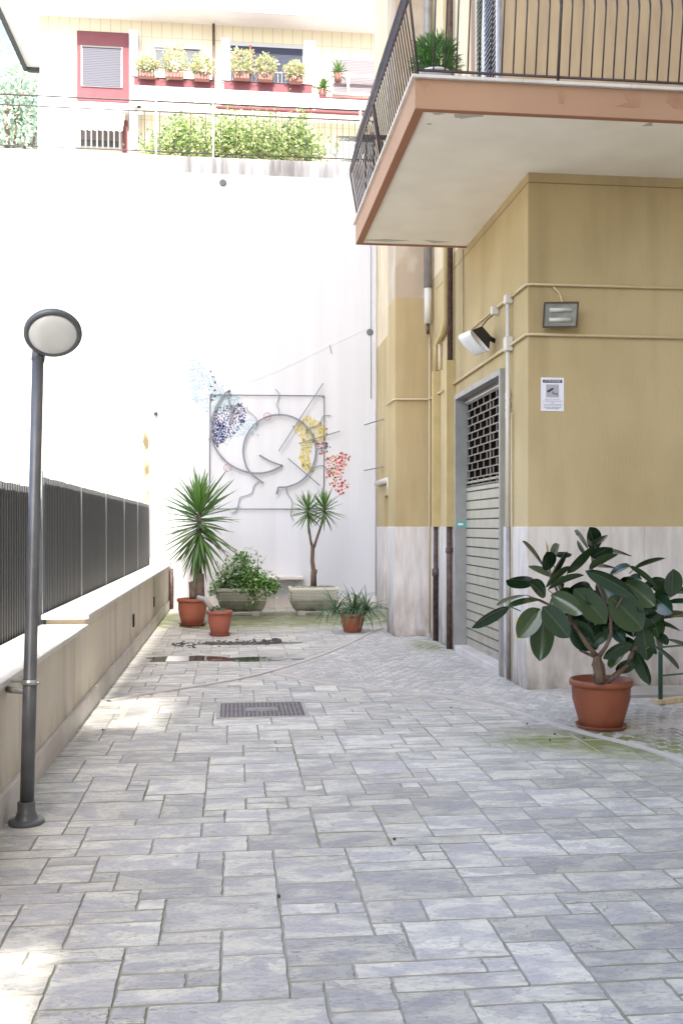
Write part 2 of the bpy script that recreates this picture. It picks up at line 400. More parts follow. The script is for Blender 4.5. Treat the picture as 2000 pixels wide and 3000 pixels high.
tag(BX(-150,150,-60,150,-.9,-.05).build('ground',M['asphalt']),kind='structure')
WX=2.69           # side wall plane of the yellow house
FY=8.84           # its front wall plane
BY=18.4           # white wall plane
tag(BX(-1.30,9.0,-3.5,BY,-.049,-.008).build('paving_base',M['grout']),kind='structure')

PX=1.2755
curveA=[G(u*PX,v*PX) for u,v in ((625,1548),(760,1573),(900,1586),(1010,1600),(1150,1628),(1240,1656),(1350,1688),(1460,1715),(1568,1752),(1700,1810))]
curveB=[G(u*PX,v*PX) for u,v in ((250,1612),(330,1596),(430,1581),(520,1566),(610,1546),(700,1519),(780,1489),(835,1462),(880,1441))]
curveC=[G(u*PX,v*PX) for u,v in ((372,1436),(450,1447),(540,1452),(640,1451),(730,1445),(800,1436),(880,1424))]
curveD=[G(u*PX,v*PX) for u,v in ((480,1548),(590,1530),(700,1508),(790,1478),(850,1452))]
cobzone=[curveA[0]]+curveA[1:]+[(9,3.6),(9,FY),(WX,FY),(WX,13.3),(2.2,13.3),(2.2,14.1),(1.6,14.6)]+[p for p in curveB[::-1] if p[1]<15.2][:5]
cobzone=[curveA[0]]+sm(curveA)[1:]+[(9,curveA[-1][1]-.5),(9,8.3),(3.3,8.3),(3.0,FY+.03),(WX-.03,FY+.03),(WX-.06,13.3),(2.16,13.3),(2.16,14.2)]+[q for q in sm(curveB)[::-1] if q[1]<14.6 and q[0]>curveA[0][0]]

def moss_at(x,y):
    m=0.
    def blob(cx,cy,rx,ry,a): return a*math.exp(-(((x-cx)/rx)**2+((y-cy)/ry)**2))
    m+=blob(2.35,6.75,.45,.28,1.1)+blob(2.75,6.45,.35,.25,.9)+blob(3.1,6.2,.4,.3,.45)
    m+=blob(.6,15.9,1.9,.9,1.2)+blob(.6,16.9,1.6,.65,.6)+blob(-.8,16.3,.6,.9,.8)+blob(2.2,16.6,.5,1.2,.7)+blob(-.6,15.2,.8,.6,.35)
    m+=blob(2.45,12.2,.25,.5,.8)+blob(3.4,4.9,.6,.7,.35)+blob(.9,15.6,1.2,.5,.35)
    return min(m*1.5,1.)
def wet_at(x,y):
    def blob(cx,cy,rx,ry,a): return a*math.exp(-(((x-cx)/rx)**2+((y-cy)/ry)**2))
    w_=blob(-.6,14.9,.7,.5,1.)+blob(0,16.4,2.6,.8,.9)+blob(3.6,6.9,.75,.55,1.1)+blob(3.3,7.3,.6,.5,.6)+blob(.2,14.2,.6,.25,.5)+blob(2.6,7.1,.3,.3,.5)
    return min(w_,1.)

def tile(mb,att,cx,cy,hw,hh,rot,z,jit,rnd,bev=.006,nseg=3,mi=None):
    pts=[]; c,s_=math.cos(rot),math.sin(rot)
    cs=[(-hw,-hh),(hw,-hh),(hw,hh),(-hw,hh)]
    for i in range(4):
        a=cs[i]; b=cs[(i+1)%4]
        for k in range(nseg):
            t=k/nseg; x=a[0]+(b[0]-a[0])*t+random.uniform(-jit,jit); y=a[1]+(b[1]-a[1])*t+random.uniform(-jit,jit)
            pts.append((cx+x*c-y*s_,cy+x*s_+y*c))
    n=len(pts); mx=sum(p[0] for p in pts)/n; my=sum(p[1] for p in pts)/n
    inn=[]
    for x,y in pts:
        dx,dy=x-mx,y-my; l=math.hypot(dx,dy)+1e-6; k=max(0,1-bev*1.3/l); inn.append((mx+dx*k,my+dy*k))
    tz=z+random.uniform(-.0012,.0012)
    mb.add([(x,y,z-.008) for x,y in pts]+[(x,y,tz) for x,y in inn],
           [tuple(range(n,2*n))]+[(i,(i+1)%n,n+(i+1)%n,n+i) for i in range(n)])
    if mi is not None: mi.extend([0]+[1]*n)
    for q in (pts,inn):
        for x,y in q: att.append((rnd,moss_at(x,y),wet_at(x,y)))

U=.112
X0,Y0=-1.16,-2.9; NX,NY=76,190
occ=[[False]*NY for _ in range(NX)]
slab=MB(); sa=[]; smi=[]
rs=random.Random(21)
shapes=[(3,2,6),(4,2,4),(2,2,4),(3,1,5),(4,1,3),(2,1,3),(3,3,2.5),(2,3,1),(5,2,1.5),(4,3,1.5),(1,1,.2)]
for j in range(NY):
    for i in range(NX):
        if occ[i][j]: continue
        ok=[]
        for (a,b,wt) in shapes:
            if i+a>NX or j+b>NY: continue
            if all(not occ[i+p][j+q] for p in range(a) for q in range(b)): ok.append(((a,b),wt))
        if not ok: ok=[((1,1),1)]
        tot=sum(o_[1] for o_ in ok); r_=rs.random()*tot
        for (ab,wt) in ok:
            r_-=wt
            if r_<=0: break
        a,b=ab
        for p in range(a):
            for q in range(b): 
                if i+p<NX and j+q<NY: occ[i+p][j+q]=True
        x0=X0+i*U; y0=Y0+j*U; x1=x0+a*U; y1=y0+b*U
        if x0>WX+.1 and y0>FY+.1: continue
        if y0>BY-.05: continue
        y1=min(y1,BY)
        tile(slab,sa,(x0+x1)/2,(y0+y1)/2,(x1-x0)/2-.0015,(y1-y0)/2-.003,rs.uniform(-.006,.006),0.,.0032,rs.random(),.0036,6,smi)
tag(slab.build('paving_slabs',M['slab'],attr=sa,mat2=M['grout'],mi=smi),kind='structure')
# cobbled fan zone laid over
zb=MB(); zb.prism(cobzone,.002,.006); tag(zb.build('cobble_bed',M['bed']),kind='structure')
cob=MB(); ca=[]
def edge_ok(x,y,m=.05):
    return all(inpoly(x+dx,y+dy,cobzone) for dx,dy in ((m,0),(-m,0),(0,m),(0,-m)))
fan=.92
for jy in range(0,118):
    for ix in range(-16,88):
        x=-.5+ix*.105+(.052 if jy%2 else 0); fr_=((x/fan)%1.)*2-1
        y=2.6+jy*.108+.17*(1-fr_*fr_)**.5
        sl_=-.17*fr_/max(.35,(1-fr_*fr_)**.5)*2/fan
        if not edge_ok(x,y): continue
        tile(cob,ca,x+random.uniform(-.008,.008),y,.044,.041,math.atan(sl_)*.8+random.uniform(-.08,.08),.0125,.005,random.random(),.012,2)
tag(cob.build('cobble_paving',M['cobble'],attr=ca),kind='structure')
def strip(name,pts,wd,z,m_):
    p=sm(pts,5); mb=MB(); L_=[]; 
    for i,q in enumerate(p):
        a=Vector(p[max(i-1,0)]); b=Vector(p[min(i+1,len(p)-1)]); t=(b-a).normalized(); n=Vector((-t.y,t.x))
        ww=wd*(1+random.uniform(-.12,.12))
        L_.append((Vector(q)+n*ww/2,Vector(q)-n*ww/2))
    for i in range(len(p)-1):
        a,b=L_[i]; c,d=L_[i+1]
        mb.add([(a.x,a.y,0),(b.x,b.y,0),(d.x,d.y,0),(c.x,c.y,0),(a.x,a.y,z),(b.x,b.y,z),(d.x,d.y,z),(c.x,c.y,z)],
               [(4,5,6,7),(0,4,7,3),(1,2,6,5)])
    tag(mb.build(name,m_),kind='structure')
strip('paving_border',curveA,.055,.0135,M['strip'])
strip('paving_border',curveB,.05,.0138,M['strip'])
strip('paving_border',curveD,.035,.0045,M['stripw'])
strip('paving_border',curveC,.07,.004,M['stripw'])
tag(BX(3.35,9,8.32,FY-.03,-.02,.028).build('pavement',M['smooth']),kind='structure')

# puddle, mud, litter
def blobpoly(cx,cy,rx,ry,n=26,j=.25,seed=1):
    r=random.Random(seed); ph=[r.uniform(0,6.28) for _ in range(4)]
    return [(cx+rx*math.cos(a)*(1+j*(math.sin(3*a+ph[0])*.5+math.sin(5*a+ph[1])*.3+math.sin(9*a+ph[2])*.2)),
             cy+ry*math.sin(a)*(1+j*(math.sin(2*a+ph[3])*.5+math.sin(7*a+ph[1])*.3))) for a in [2*math.pi*i/n for i in range(n)]]
wm=bpy.data.materials.new('puddle_water'); wm.use_nodes=True
pw=wm.node_tree.nodes['Principled BSDF']; pw.inputs['Base Color'].default_value=(.05,.045,.04,1); pw.inputs['Roughness'].default_value=.03; pw.inputs['IOR'].default_value=1.6; pw.inputs['Specular IOR Level'].default_value=1.0
c0=G(505*PX,1513*PX)
pu=MB(); pu.prism(blobpoly(c0[0]-.42,c0[1]+.03,.42,.26,30,.3,4),-.001,.0052); pu.prism(blobpoly(c0[0]+.42,c0[1]-.10,.47,.17,30,.3,9),-.001,.0048)
tag(pu.build('puddle',wm),kind='structure')
md=MB()
mr=random.Random(5)
for k in range(230):
    t=mr.random(); u=(395+250*t)*PX; v=(1481-7*t+mr.gauss(0,3.0))*PX
    x,y=G(u,v); r=mr.uniform(.006,.020)*(1+1.6*(t>.8)*mr.random())
    n0=len(md.v); prof=[(r*1.3,0),(r*.9,r*.4),(r*.3,r*.6)]
    md.lathe([(a*mr.uniform(.8,1.2),b) for a,b in prof],(x,y,.001),7)
md.prism(blobpoly(*G(560*PX,1478*PX),.62,.14,30,.35,3),-.001,.0045)
tag(md.build('mud_patch',M['mud']),'dark crumbled soil washed over the paving behind the puddle','soil',kind='stuff')
lt=MB()
for (u,v) in ((236,1678),(1035,1627),(1273,1688),(1210,1664),(1262,1702),(1340,1697),(640,2062),(905,1930)):
    x,y=G(u*PX,v*PX); r=.0065
    lt.lathe([(r,0),(r*1.1,.006),(r*.5,.012)],(x,y,.002),7)
tag(lt.build('litter',M['mud']),'small dark crumbs of dirt scattered over the stone paving','litter',kind='stuff')

# manhole cover and drain cover
x0,y1=G(640,2062); xa,ya=G(633,2104); xb,yb=G(905,2104)
hx0,hx1,hy0,hy1=xa+.03,xb-.02,ya,y1
t=thing('manhole_cover',((hx0+hx1)/2,(hy0+hy1)/2,0),'wide cast iron inspection cover with raised studs set in the paving','manhole cover')
fr=MB(); 
for b in ((hx0-.03,hx1+.03,hy0-.03,hy0),(hx0-.03,hx1+.03,hy1,hy1+.03),(hx0-.03,hx0,hy0,hy1),(hx1,hx1+.03,hy0,hy1)): fr.box(*b,-.005,.007)
fr.build('frame',M['cement'],t)
BX(hx0+.002,hx1-.002,hy0+.002,hy1-.002,-.004,.003).build('plate',M['ironhole'],t)
st=MB(); nx=int((hx1-hx0)/.034); ny=int((hy1-hy0)/.034)
for i in range(nx):
    for j in range(ny):
        x=hx0+.02+i*.034+(.008 if j%2 else 0); y=hy0+.02+j*.034
        if abs(i-nx/2)<4 and abs(j-ny/2)<3: continue
        st.box(x-.009,x+.009,y-.011,y+.011,.003,.009)
cx_,cy_=(hx0+hx1)/2,(hy0+hy1)/2
st.box(cx_-.13,cx_+.13,cy_-.08,cy_+.08,.003,.0085)
for i in range(7): st.box(cx_-.11+i*.033,cx_-.092+i*.033,cy_-.05,cy_+.05,.0085,.011)
st.build('studs',M['castiron'],t)
x0,y1=G(385,2055); xa,ya=G(358,2112); xb,_=G(425,2112)
t=thing('drain_cover',((xa+xb)/2,(ya+y1)/2,0),'small plain concrete drain cover let into the paving near the low wall','drain cover')
BX(xa-.04,xb+.04,ya-.03,y1+.03,-.005,.0055).build('frame',M['stripw'],t)
BX(xa,xb,ya+.01,y1-.01,.0055,.0085).build('lid',M['cement'],t)

# ------------------------------------------------------------------ low wall on the left
LX=-1.13; LO=-1.49
t=thing('low_wall',(LX-.2,9,0),'beige rendered low wall with white stone coping stepping up beside the dark fence','wall')
BX(LO+.02,LX-.035,-3.4,BY-.02,-.05,.69).build('wall',M['lowwall'],t)
BX(LO+.02,LX-.035,8.06,BY-.02,.692,.765).build('wall',M['lowwall'],t)
sk=MB(); yy=-3.4
while yy<BY-.1:
    y2=min(yy+1.5,BY-.02); sk.bbox(LX-.036,LX-.008,yy,y2-.003,-.02,.155,.004); yy=y2
sk.build('skirting',M['marble2'],t)
cp=MB(); yy=-3.4
while yy<8.0:
    y2=min(yy+1.9,8.05); cp.bbox(LO-.01,LX-.005,yy,y2-.004,.691,.73,.005); yy=y2
cp.build('coping',M['coping'],t)
cp=MB(); yy=8.0
while yy<BY-.25:
    y2=min(yy+2.05,BY-.22); cp.bbox(LO-.01,LX-.002,yy,y2-.004,.766,.806,.005); yy=y2
cp.build('coping',M['coping'],t)
BX(LO,LX-.0,BY-.21,BY-.03,.70,.94).build('end_block',M['coping'],t)
t=thing('drain_pipe',(LX-.02,BY-.35,0),'thin dark downpipe in the far corner where the low wall meets the white wall','pipe')
MB().tube([(LX+.02,BY-.15,.0),(LX+.02,BY-.15,.74)],.035).build('pipe',M['brownpipe'],t)
for k,(u,v,lb) in enumerate(((307,1425,'small black louvred step light in the low wall, the one nearer the lamp post'),(354,1382,'small black louvred step light in the low wall, the one nearer the potted yucca'))):
    y,z=Q(u*PX,v*PX,LX-.03)
    t=thing('wall_light',(LX-.035,y,z),lb,'wall light','step lights in the low wall')
    b=MB(); h=.075; q=.055
    for bb in ((y-q,y+q,z+h-.015,z+h),(y-q,y+q,z-h,z-h+.015),(y-q,y-q+.014,z-h,z+h),(y+q-.014,y+q,z-h,z+h)): b.box(LX-.036,LX-.022,bb[0],bb[1],bb[2],bb[3])
    b.build('frame',M['blackplastic'],t)
    b=MB()
    for i in range(5): b.box(LX-.034,LX-.026,y-q+.014,y+q-.014,z-h+.02+i*.023,z-h+.032+i*.023)
    b.build('louvres',M['blackplastic'],t)
    BX(LX-.0355,LX-.034,y-q+.01,y+q-.01,z-h+.01,z+h-.01).build('lens',M['cement'],t)

# ------------------------------------------------------------------ fence
t=thing('metal_fence',(-1.53,11,0),'tall dark grey corrugated metal fence standing along the back edge of the low wall','fence')
def corr(y0,y1,z0,z1,name='panel'):
    mb=MB(); y=y0; p=.078; d=.035; x=-1.55; pts=[]
    while y<y1-.001:
        pts+=[(x,y),(x,min(y+p*.38,y1)),(x+d,min(y+p*.5,y1)),(x+d,min(y+p*.88,y1))]; y+=p
    pts=[q for i,q in enumerate(pts) if i==0 or q[1]>pts[i-1][1]+1e-5]
    rr=random.Random(int(y0*10)); 
    for i in range(len(pts)-1):
        (xa,ya),(xb,yb)=pts[i],pts[i+1]; e=rr.uniform(-.006,.006)
        mb.add([(xa,ya,z0),(xb,yb,z0),(xb,yb,z1+e),(xa,ya,z1+e)],[(0,1,2,3)])
        mb.add([(xa-.004,ya,z0),(xb-.004,yb,z0),(xb-.004,yb,z1+e),(xa-.004,ya,z1+e)],[(3,2,1,0)])
        mb.add([(xa,ya,z1+e),(xb,yb,z1+e),(xb-.004,yb,z1+e),(xa-.004,ya,z1+e)],[(0,1,2,3)])
    return mb.build(name,M['fence'],t)
corr(3.0,6.55,.35,1.80); corr(6.63,8.06,.35,1.80)
ys=[8.18,10.2,12.15,14.15,16.15,18.3]
for a,b in zip(ys[:-1],ys[1:]): corr(a+.03,b-.02,.45,1.90)
for y,h in ((4.6,1.8),(6.6,1.8),(8.12,1.95),(10.19,1.9),(12.14,1.9),(14.14,1.9),(16.14,1.9),(18.32,1.9)):
    BX(-1.545,-1.508,y-.02,y+.02,.3,h).build('post',M['fencepost'] if y>8 else M['fence'],t)
for z in (.92,1.5):
    BX(-1.6,-1.56,3.0,18.35,z,z+.05).build('rail',M['fence'],t)

# ------------------------------------------------------------------ lamp post
bs=Vector((-1.036,5.15,0)); tp=Vector((-.979,5.15,2.36))
t=thing('garden_lamp',bs,'tall dark grey garden lamp with round tilted head, clamped to the low wall','lamp')
MB().lathe([(.0,0),(.087,0),(.088,.001),(.088,.018),(.087,.019),(.060,.023),(.058,.024),(.047,.056),(.0465,.058),(.044,.059),(.044,.108),(.0435,.110),(.036,.112),(.0,.112)],bs,36).build('base',M['lamp'],t)
ax=(tp-bs)
MB().tube([bs+ax*.04,bs+ax*.30,bs+ax*.301,bs+ax*.6,bs+ax*.602,bs+ax],[.0345,.0345,.0325,.0315,.030,.029],20).build('pole',M['lamp'],t)
nrm=(Vector((CS,-SN,0))*.24+Vector((0,0,-.72))+Vector((-SN,-CS,0))*.64).normalized()
hc=D(156,978,4.93)
mt=nrm.to_track_quat('Z','Y').to_matrix()
rim=MB().lathe([(.0,-.048),(.095,-.045),(.130,-.032),(.141,-.012),(.141,.002),(.136,.010),(.1205,.013),(.118,.009)],hc,48,mat=mt)
hd=rim.build('head',M['lamp'],t)
MB().lathe([(.1195,.008),(.110,.014),(.080,.021),(.04,.025),(.0001,.026)],hc,48,mat=mt).build('diffuser',M['lens'],t)
nk=MB(); nk.tube([tp-ax.normalized()*.02,tp+Vector((.0,.02,.03)),hc-nrm*.05+Vector((-.02,0,-.03))],[.033,.034,.03],14); nk.build('neck',M['lamp'],t)
pz=bs+ax*(.715/2.36)
cl=MB(); cl.tube([pz-ax.normalized()*.012,pz+ax.normalized()*.012],.041,20); cl.tube([pz+Vector((.03,-.02,0)),pz+Vector((.055,-.03,0))],.006,8)
cl.build('clamp',M['chrome'],t)
br=MB(); br.tube([(LX-.03,5.30,.655),(LX+.03,5.2,.665),pz+Vector((-.02,.02,-.05))],[.018,.017,.016],10); br.tube([(LX-.03,5.28,.70),pz+Vector((-.02,.02,0))],.006,8)
br.build('bracket',M['grey_metal'],t)

# ------------------------------------------------------------------ white retaining wall
WTOP=P(800,468,BY)[1]
WL=-1.51
t=thing('retaining_wall',(1,BY,0),'high white rendered retaining wall closing the end of the courtyard','wall')
BX(WL,WX+.6,BY,BY+.45,-.1,WTOP-.30).build('wall',M['white'],t)
BX(WL,WX+.6,BY+.0,BY+.45,WTOP-.30,WTOP).build('stained_top',M['cap'],t)
s_=MB(); xx=WL+.37
while xx<WX: 
    x2=min(xx+.95,WX); s_.bbox(xx,x2-.003,BY-.025,BY-.0,-.02,.20,.004); xx=x2
s_.build('skirting',M['marble2'],t)
ln=BX(WL-.012,WL+.012,BY-.006,BY,0,WTOP-.3).build('edge_bead',M['cement'],t)
t2=thing('boundary_wall',(-8,BY+.05,0),'pale yellow sunlit wall beyond the fence with peeling ochre patches','wall')
BX(-26,WL-.012,BY+.02,BY+.5,-1.,WTOP+.02).build('wall',M['sunwall'],t2)
rr=random.Random(3)
def patchpoly(pp,j=.03):
    out=[]
    for i in range(len(pp)):
        a=pp[i]; b=pp[(i+1)%len(pp)]
        for k in range(6):
            q=k/6; out.append((a[0]+(b[0]-a[0])*q+rr.uniform(-j,j),a[1]+(b[1]-a[1])*q+rr.uniform(-j,j)))
    return out
pp=[P(u*PX,v*PX,BY) for u,v in ((331,900),(342,900),(342,1000),(342.5,1155),(314,1152),(325,1118),(318,1085),(326,1070),(321,1052),(333,1030),(326,1005),(334,985),(330,950))]
MB().prismy(patchpoly(pp,.012),BY+.012,BY+.02).build('peeled_patch',M['ochre'],t2)
# round vents, cable, small camera, bench
for u,v,lb in ((512,420,'round grey vent near the top of the white wall'),(849,763,'round grey vent on the white wall beside the yellow house')):
    x,z=P(u*PX,v*PX,BY)
    M.setdefault('ventring',mat('vent_ring',(.13,.13,.13),.6)); t=thing('wall_vent',(x,BY,z),lb,'vent','round vents in the white wall')
    mt2=Matrix.Rotation(R(90),3,'X')
    MB().lathe([(.045,0),(.062,0),(.062,.015),(.045,.015)],(x,BY,z),24,mat=mt2).build('ring',M['ventring'],t)
    g=MB(); g.lathe([(.0,.002),(.046,.002),(.046,.006),(.0,.006)],(x,BY,z),24,mat=mt2); 
    for k in range(4): g.box(x-.04,x+.04,BY-.012,BY-.006,z-.033+k*.02,z-.025+k*.02)
    g.build('grille',M['ironhole'],t)
c=MB(); pts=[P(u*PX,v*PX,BY-.012) for u,v in ((352,952),(420,935),(530,893),(640,851),(755,796),(875,738),(893,718))]
c.tube([(x,BY-.012,z) for x,z in pts],.002,6)
tag(c.build('wall_cable',M['whiteplastic']),'thin pale cable climbing diagonally across the white wall','cable')
x,z=P(757*PX,792*PX,BY-.02); x2,z2=P(761*PX,812*PX,BY-.02)
tag(MB().tube([(x,BY-.0,z),(x,BY-.03,z),(x2,BY-.03,z2)],.006,6).build('cable_hook',M['steel']),'tiny grey hook carrying the diagonal cable on the white wall','hook')
x,z=P(359*PX,951*PX,BY)
t=thing('camera_fitting',(x,BY,z),'small dark fitting at the left edge of the white wall where the cable ends','fitting')
b=MB(); b.bbox(x-.035,x+.03,BY-.07,BY-.005,z-.02,z+.03,.006); b.build('body',M['blackplastic'],t)
MB().tube([(x,BY-.01,z-.02),(x,BY-.02,z-.08)],.008,6).build('bracket',M['pvc'],t)
x0,z1=P(700*PX,1325*PX,BY-.35); x1,_=P(697*PX,1325*PX,BY-.35); xl,_=P(608*PX,1330*PX,BY-.3)
t=thing('stone_bench',(1.0,BY-.25,0),'white stone bench shelf fixed to the white wall between the two planters','bench')
bx1=P(697*PX,1328*PX,BY-.4)[0]; bx0=P(560*PX,1328*PX,BY-.4)[0]; bz=P(650*PX,1325*PX,BY-.4)[1]
MB().bbox(bx0,bx1,BY-.42,BY-.0,bz-.055,bz+.005,.01).build('seat',M['marble2'],t)
for x in (bx0+.12,bx1-.17): 
    MB().tube([(x,BY-.36,bz-.055),(x,BY-.34,bz-.13),(x,BY-.1,bz-.22),(x,BY-.01,bz-.3)],.016,8).build('bracket',M['grey_metal'],t)

# ------------------------------------------------------------------ wall sculpture and mosaics
def mu(cx,cy,Y=BY-.05): return P(500+cx/2.703,1030+cy/2.703,Y)
t=thing('wall_sculpture',(0.4,BY-.05,4),'grey steel line sculpture of circle, crescent and square frame on the white wall','sculpture')
def flat(pts,wd,Y=BY-.05,name='curve',m_=None,sub=5,th=.012):
    q=sm([(mu(*p,Y)) for p in pts],sub) if sub>1 else [mu(*p,Y) for p in pts]
    mb=MB(); L_=[]
    for i,p in enumerate(q):
        a=Vector(q[max(i-1,0)]); b=Vector(q[min(i+1,len(q)-1)]); tt=(b-a).normalized(); n=Vector((-tt.y,tt.x))*wd/2
        L_.append((p[0]+n.x,p[1]+n.y,p[0]-n.x,p[1]-n.y))
    vs=[];fs=[]
    for a in L_: vs+=[(a[0],Y-th/2,a[1]),(a[2],Y-th/2,a[3]),(a[2],Y+th/2,a[3]),(a[0],Y+th/2,a[1])]
    for i in range(len(L_)-1):
        for k in range(4): fs.append((i*4+k,i*4+(k+1)%4,i*4+4+(k+1)%4,i*4+4+k))
    fs+=[(0,1,2,3),tuple(len(vs)-4+k for k in (3,2,1,0))]
    mb.add(vs,fs); return mb.build(name,m_ or M['steel'],t)
f=MB()
A_,B_,C_,D_=mu(313,341),mu(1215,351),mu(1212,1247),mu(306,1246)
for p,q in ((A_,B_),(B_,C_),(C_,D_),(D_,A_)): f.tube([(p[0],BY-.04,p[1]),(q[0],BY-.04,q[1])],.0095,4)
f.build('square_frame',M['steel'],t)
flat([(470,308),(420,345),(360,440),(325,540),(318,640),(340,735),(395,825),(470,895),(560,940),(640,960),(720,962),(800,945),(885,903)],.033,BY-.055,'crescent')
flat([(885,903),(790,870),(703,820)],.028,BY-.055,'crescent')
flat([(468,308),(455,350),(468,420),(482,485),(470,540),(462,568)],.03,BY-.055,'crescent')
flat([(482,492),(495,450),(538,405)],.022,BY-.056,'crescent')
import math as _m
arc=[(735,1042),(665,990),(625,950)]+[(862-288*_m.cos(R(a)),790-290*_m.sin(R(a))) for a in (-22,0,22,45,68,90,112,135,158,180,205,225,240)]+[(920,1072),(853,1075)]
flat(arc,.033,BY-.07,'ring')
flat([(853,1072),(838,1130)],.033,BY-.071,'ring',sub=1)
for a,b in (((1207,250),(853,790)),((1338,630),(1027,725)),((928,845),(1182,1062))): flat([a,b],.018,BY-.09,'rod',sub=1)
for sq in ([(828,298),(858,335),(855,375),(838,420),(855,460),(858,495)],[(603,437),(610,470),(650,500),(682,540),(682,590)],
           [(1265,505),(1205,512),(1185,560),(1150,590),(1090,610),(1072,650)],[(1155,770),(1200,765),(1215,740)],
           [(1070,885),(1110,925),(1160,908),(1210,905),(1250,945),(1285,955)],
           [(700,1030),(660,1060),(645,1115),(600,1140),(550,1155),(535,1210),(520,1260),(480,1280)],
           [(918,1075),(920,1120),(960,1180),(960,1240),(950,1290),(975,1340)]): flat(sq,.012,BY-.03,'wavy_rod')
for (cx,cy,r,m_) in ((765,514,29,'redring'),(451,920,29,'redring'),(318,695,15,'steel')):
    flat([(cx+r*_m.cos(R(a)),cy+r*_m.sin(R(a))) for a in range(0,361,24)],.011,BY-.095,'small_ring',M[m_],3)
# wall pegs holding it
for c_ in ((320,345),(1205,360),(1205,1240),(320,1240),(345,735),(860,500),(1148,790),(640,962),(1000,560),(703,820),(1110,700)):
    x,z=mu(*c_); MB().tube([(x,BY-.001,z),(x,BY-.09,z)],.007,6).build('peg',M['steel'],t)
t=thing('wall_mosaic',(0.4,BY,4),'blue, yellow and red ceramic mosaic chips set in the white wall behind the sculpture','mosaic')
mos={'lb':(.30,.47,.56),'lb2':(.36,.52,.54),'nv':(.055,.07,.20),'bl':(.085,.13,.32),'yl':(.60,.47,.06),'yl2':(.60,.53,.25),'rd':(.42,.07,.06),'or':(.66,.26,.20),'br':(.14,.08,.09)}
MM={k:mat('chip_'+k,v,.35) for k,v in mos.items()}
mr=random.Random(11)
def scatter(poly,n,lo,hi,keys,name,mind):
    xs=[p[0] for p in poly]; ys_=[p[1] for p in poly]; pts=[]; tries=0
    groups={k:MB() for k in keys}
    while len(pts)<n and tries<n*60:
        tries+=1; x=mr.uniform(min(xs),max(xs)); y=mr.uniform(min(ys_),max(ys_))
        if not inpoly(x,y,poly) or any((x-a)**2+(y-b)**2<mind**2 for a,b in pts): continue
        pts.append((x,y)); r=mr.uniform(lo,hi)*1.12; k=mr.choice(keys); a0=mr.uniform(0,6.28); e=mr.uniform(.45,.95); nn=mr.choice((3,4,4,5))
        pp=[]
        for i in range(nn):
            a=2*math.pi*i/nn+mr.uniform(-.3,.3); qx=r*math.cos(a); qy=r*e*math.sin(a)
            pp.append(mu(x+qx*math.cos(a0)-qy*math.sin(a0),y+qx*math.sin(a0)+qy*math.cos(a0),BY))
        groups[k].prismy(pp,BY-.007,BY+.001)
    for k,g in groups.items():
        if g.v: g.build(name,MM[k],t)['kind']='stuff'
scatter([(175,45),(330,190),(430,290),(330,400),(290,480),(200,390),(95,360),(40,180),(120,120)],150,6,13,['lb','lb2','lb'],'pale_blue_chips',19)
scatter([(330,345),(440,340),(540,350),(530,430),(420,470),(340,440)],60,7,14,['lb','lb2'],'pale_blue_chips',17)
scatter([(560,540),(650,520),(690,580),(690,665),(600,650),(480,690),(440,740),(470,660)],55,6,12,['lb','lb2'],'pale_blue_chips',17)
scatter([(360,440),(430,430),(560,410),(600,470),(570,590),(500,650),(440,700),(370,755),(335,725),(333,520)],150,7,13,['nv','nv','br','bl'],'navy_chips',17)
scatter([(335,560),(420,560),(440,680),(370,755),(335,700)],60,7,12,['bl','bl','nv'],'navy_chips',13)
scatter([(1090,505),(1180,560),(1245,640),(1215,700),(1120,730),(1090,850),(1140,950),(1060,950),(1020,840),(1040,690),(960,620),(1010,570)],260,6,12,['yl','yl','yl2'],'yellow_chips',11)
scatter([(1150,730),(1280,725),(1240,790),(1200,810),(1180,760)],14,7,14,['rd','br'],'red_chips',18)
scatter([(1215,860),(1330,800),(1420,820),(1370,930),(1350,1000),(1420,1045),(1350,1145),(1260,1050),(1300,980),(1230,1000),(1250,930)],75,8,16,['rd','rd','or'],'red_chips',20)
scatter([(1200,850),(1290,830),(1270,1000),(1330,1060),(1300,900)],25,6,11,['yl2'],'yellow_chips',18)
scatter([(950,590),(1240,560),(1240,720),(1170,830),(1020,780)],16,6,11,['br','rd'],'red_chips',30)
scatter([(300,150),(350,160),(360,290),(340,420),(290,400),(320,280)],8,7,12,['br'],'dark_chips',40)

# ------------------------------------------------------------------ yellow house
H=thing('apartment_house',(WX,FY,0),'yellow stuccoed apartment house with travertine base, roller shutter and overhanging balcony','building')
GY0,GY1=9.69,11.64; GZ=3.02          # garage opening
UYF=9.72                              # upper front wall, set back behind the balcony
XR=6.6; YR=BY+.4
BS=4.75                               # balcony soffit level
def wallpart(name,m_,*bx): 
    mb=MB()
    for b in bx: mb.box(*b)
    return mb.build(name,m_,H)
wallpart('front_wall',M['stucco'],(WX,XR,FY,FY+.3,1.5,BS+.1))
DY0,DY1,DZ=15.7,17.5,2.05
wallpart('side_wall',M['stucco'],(WX+.001,WX+.3,FY+.301,GY0-.055,1.5,BS+.1),(WX+.001,WX+.3,GY0-.055,GY1+.05,GZ+.06,BS+.1),(WX+.001,WX+.3,GY1+.05,DY0,1.5,BS+.1),
         (WX+.001,WX+.3,DY0,DY1,DZ,BS+.1),(WX+.001,WX+.3,DY1,YR,1.5,BS+.1))
wallpart('upper_wall',M['cream'],(WX+.001,WX+.3,10.95,YR,BS+.101,14),)
wallpart('upper_wall',M['stucco_up'],(WX,XR,UYF,UYF+.3,BS+.101,14))
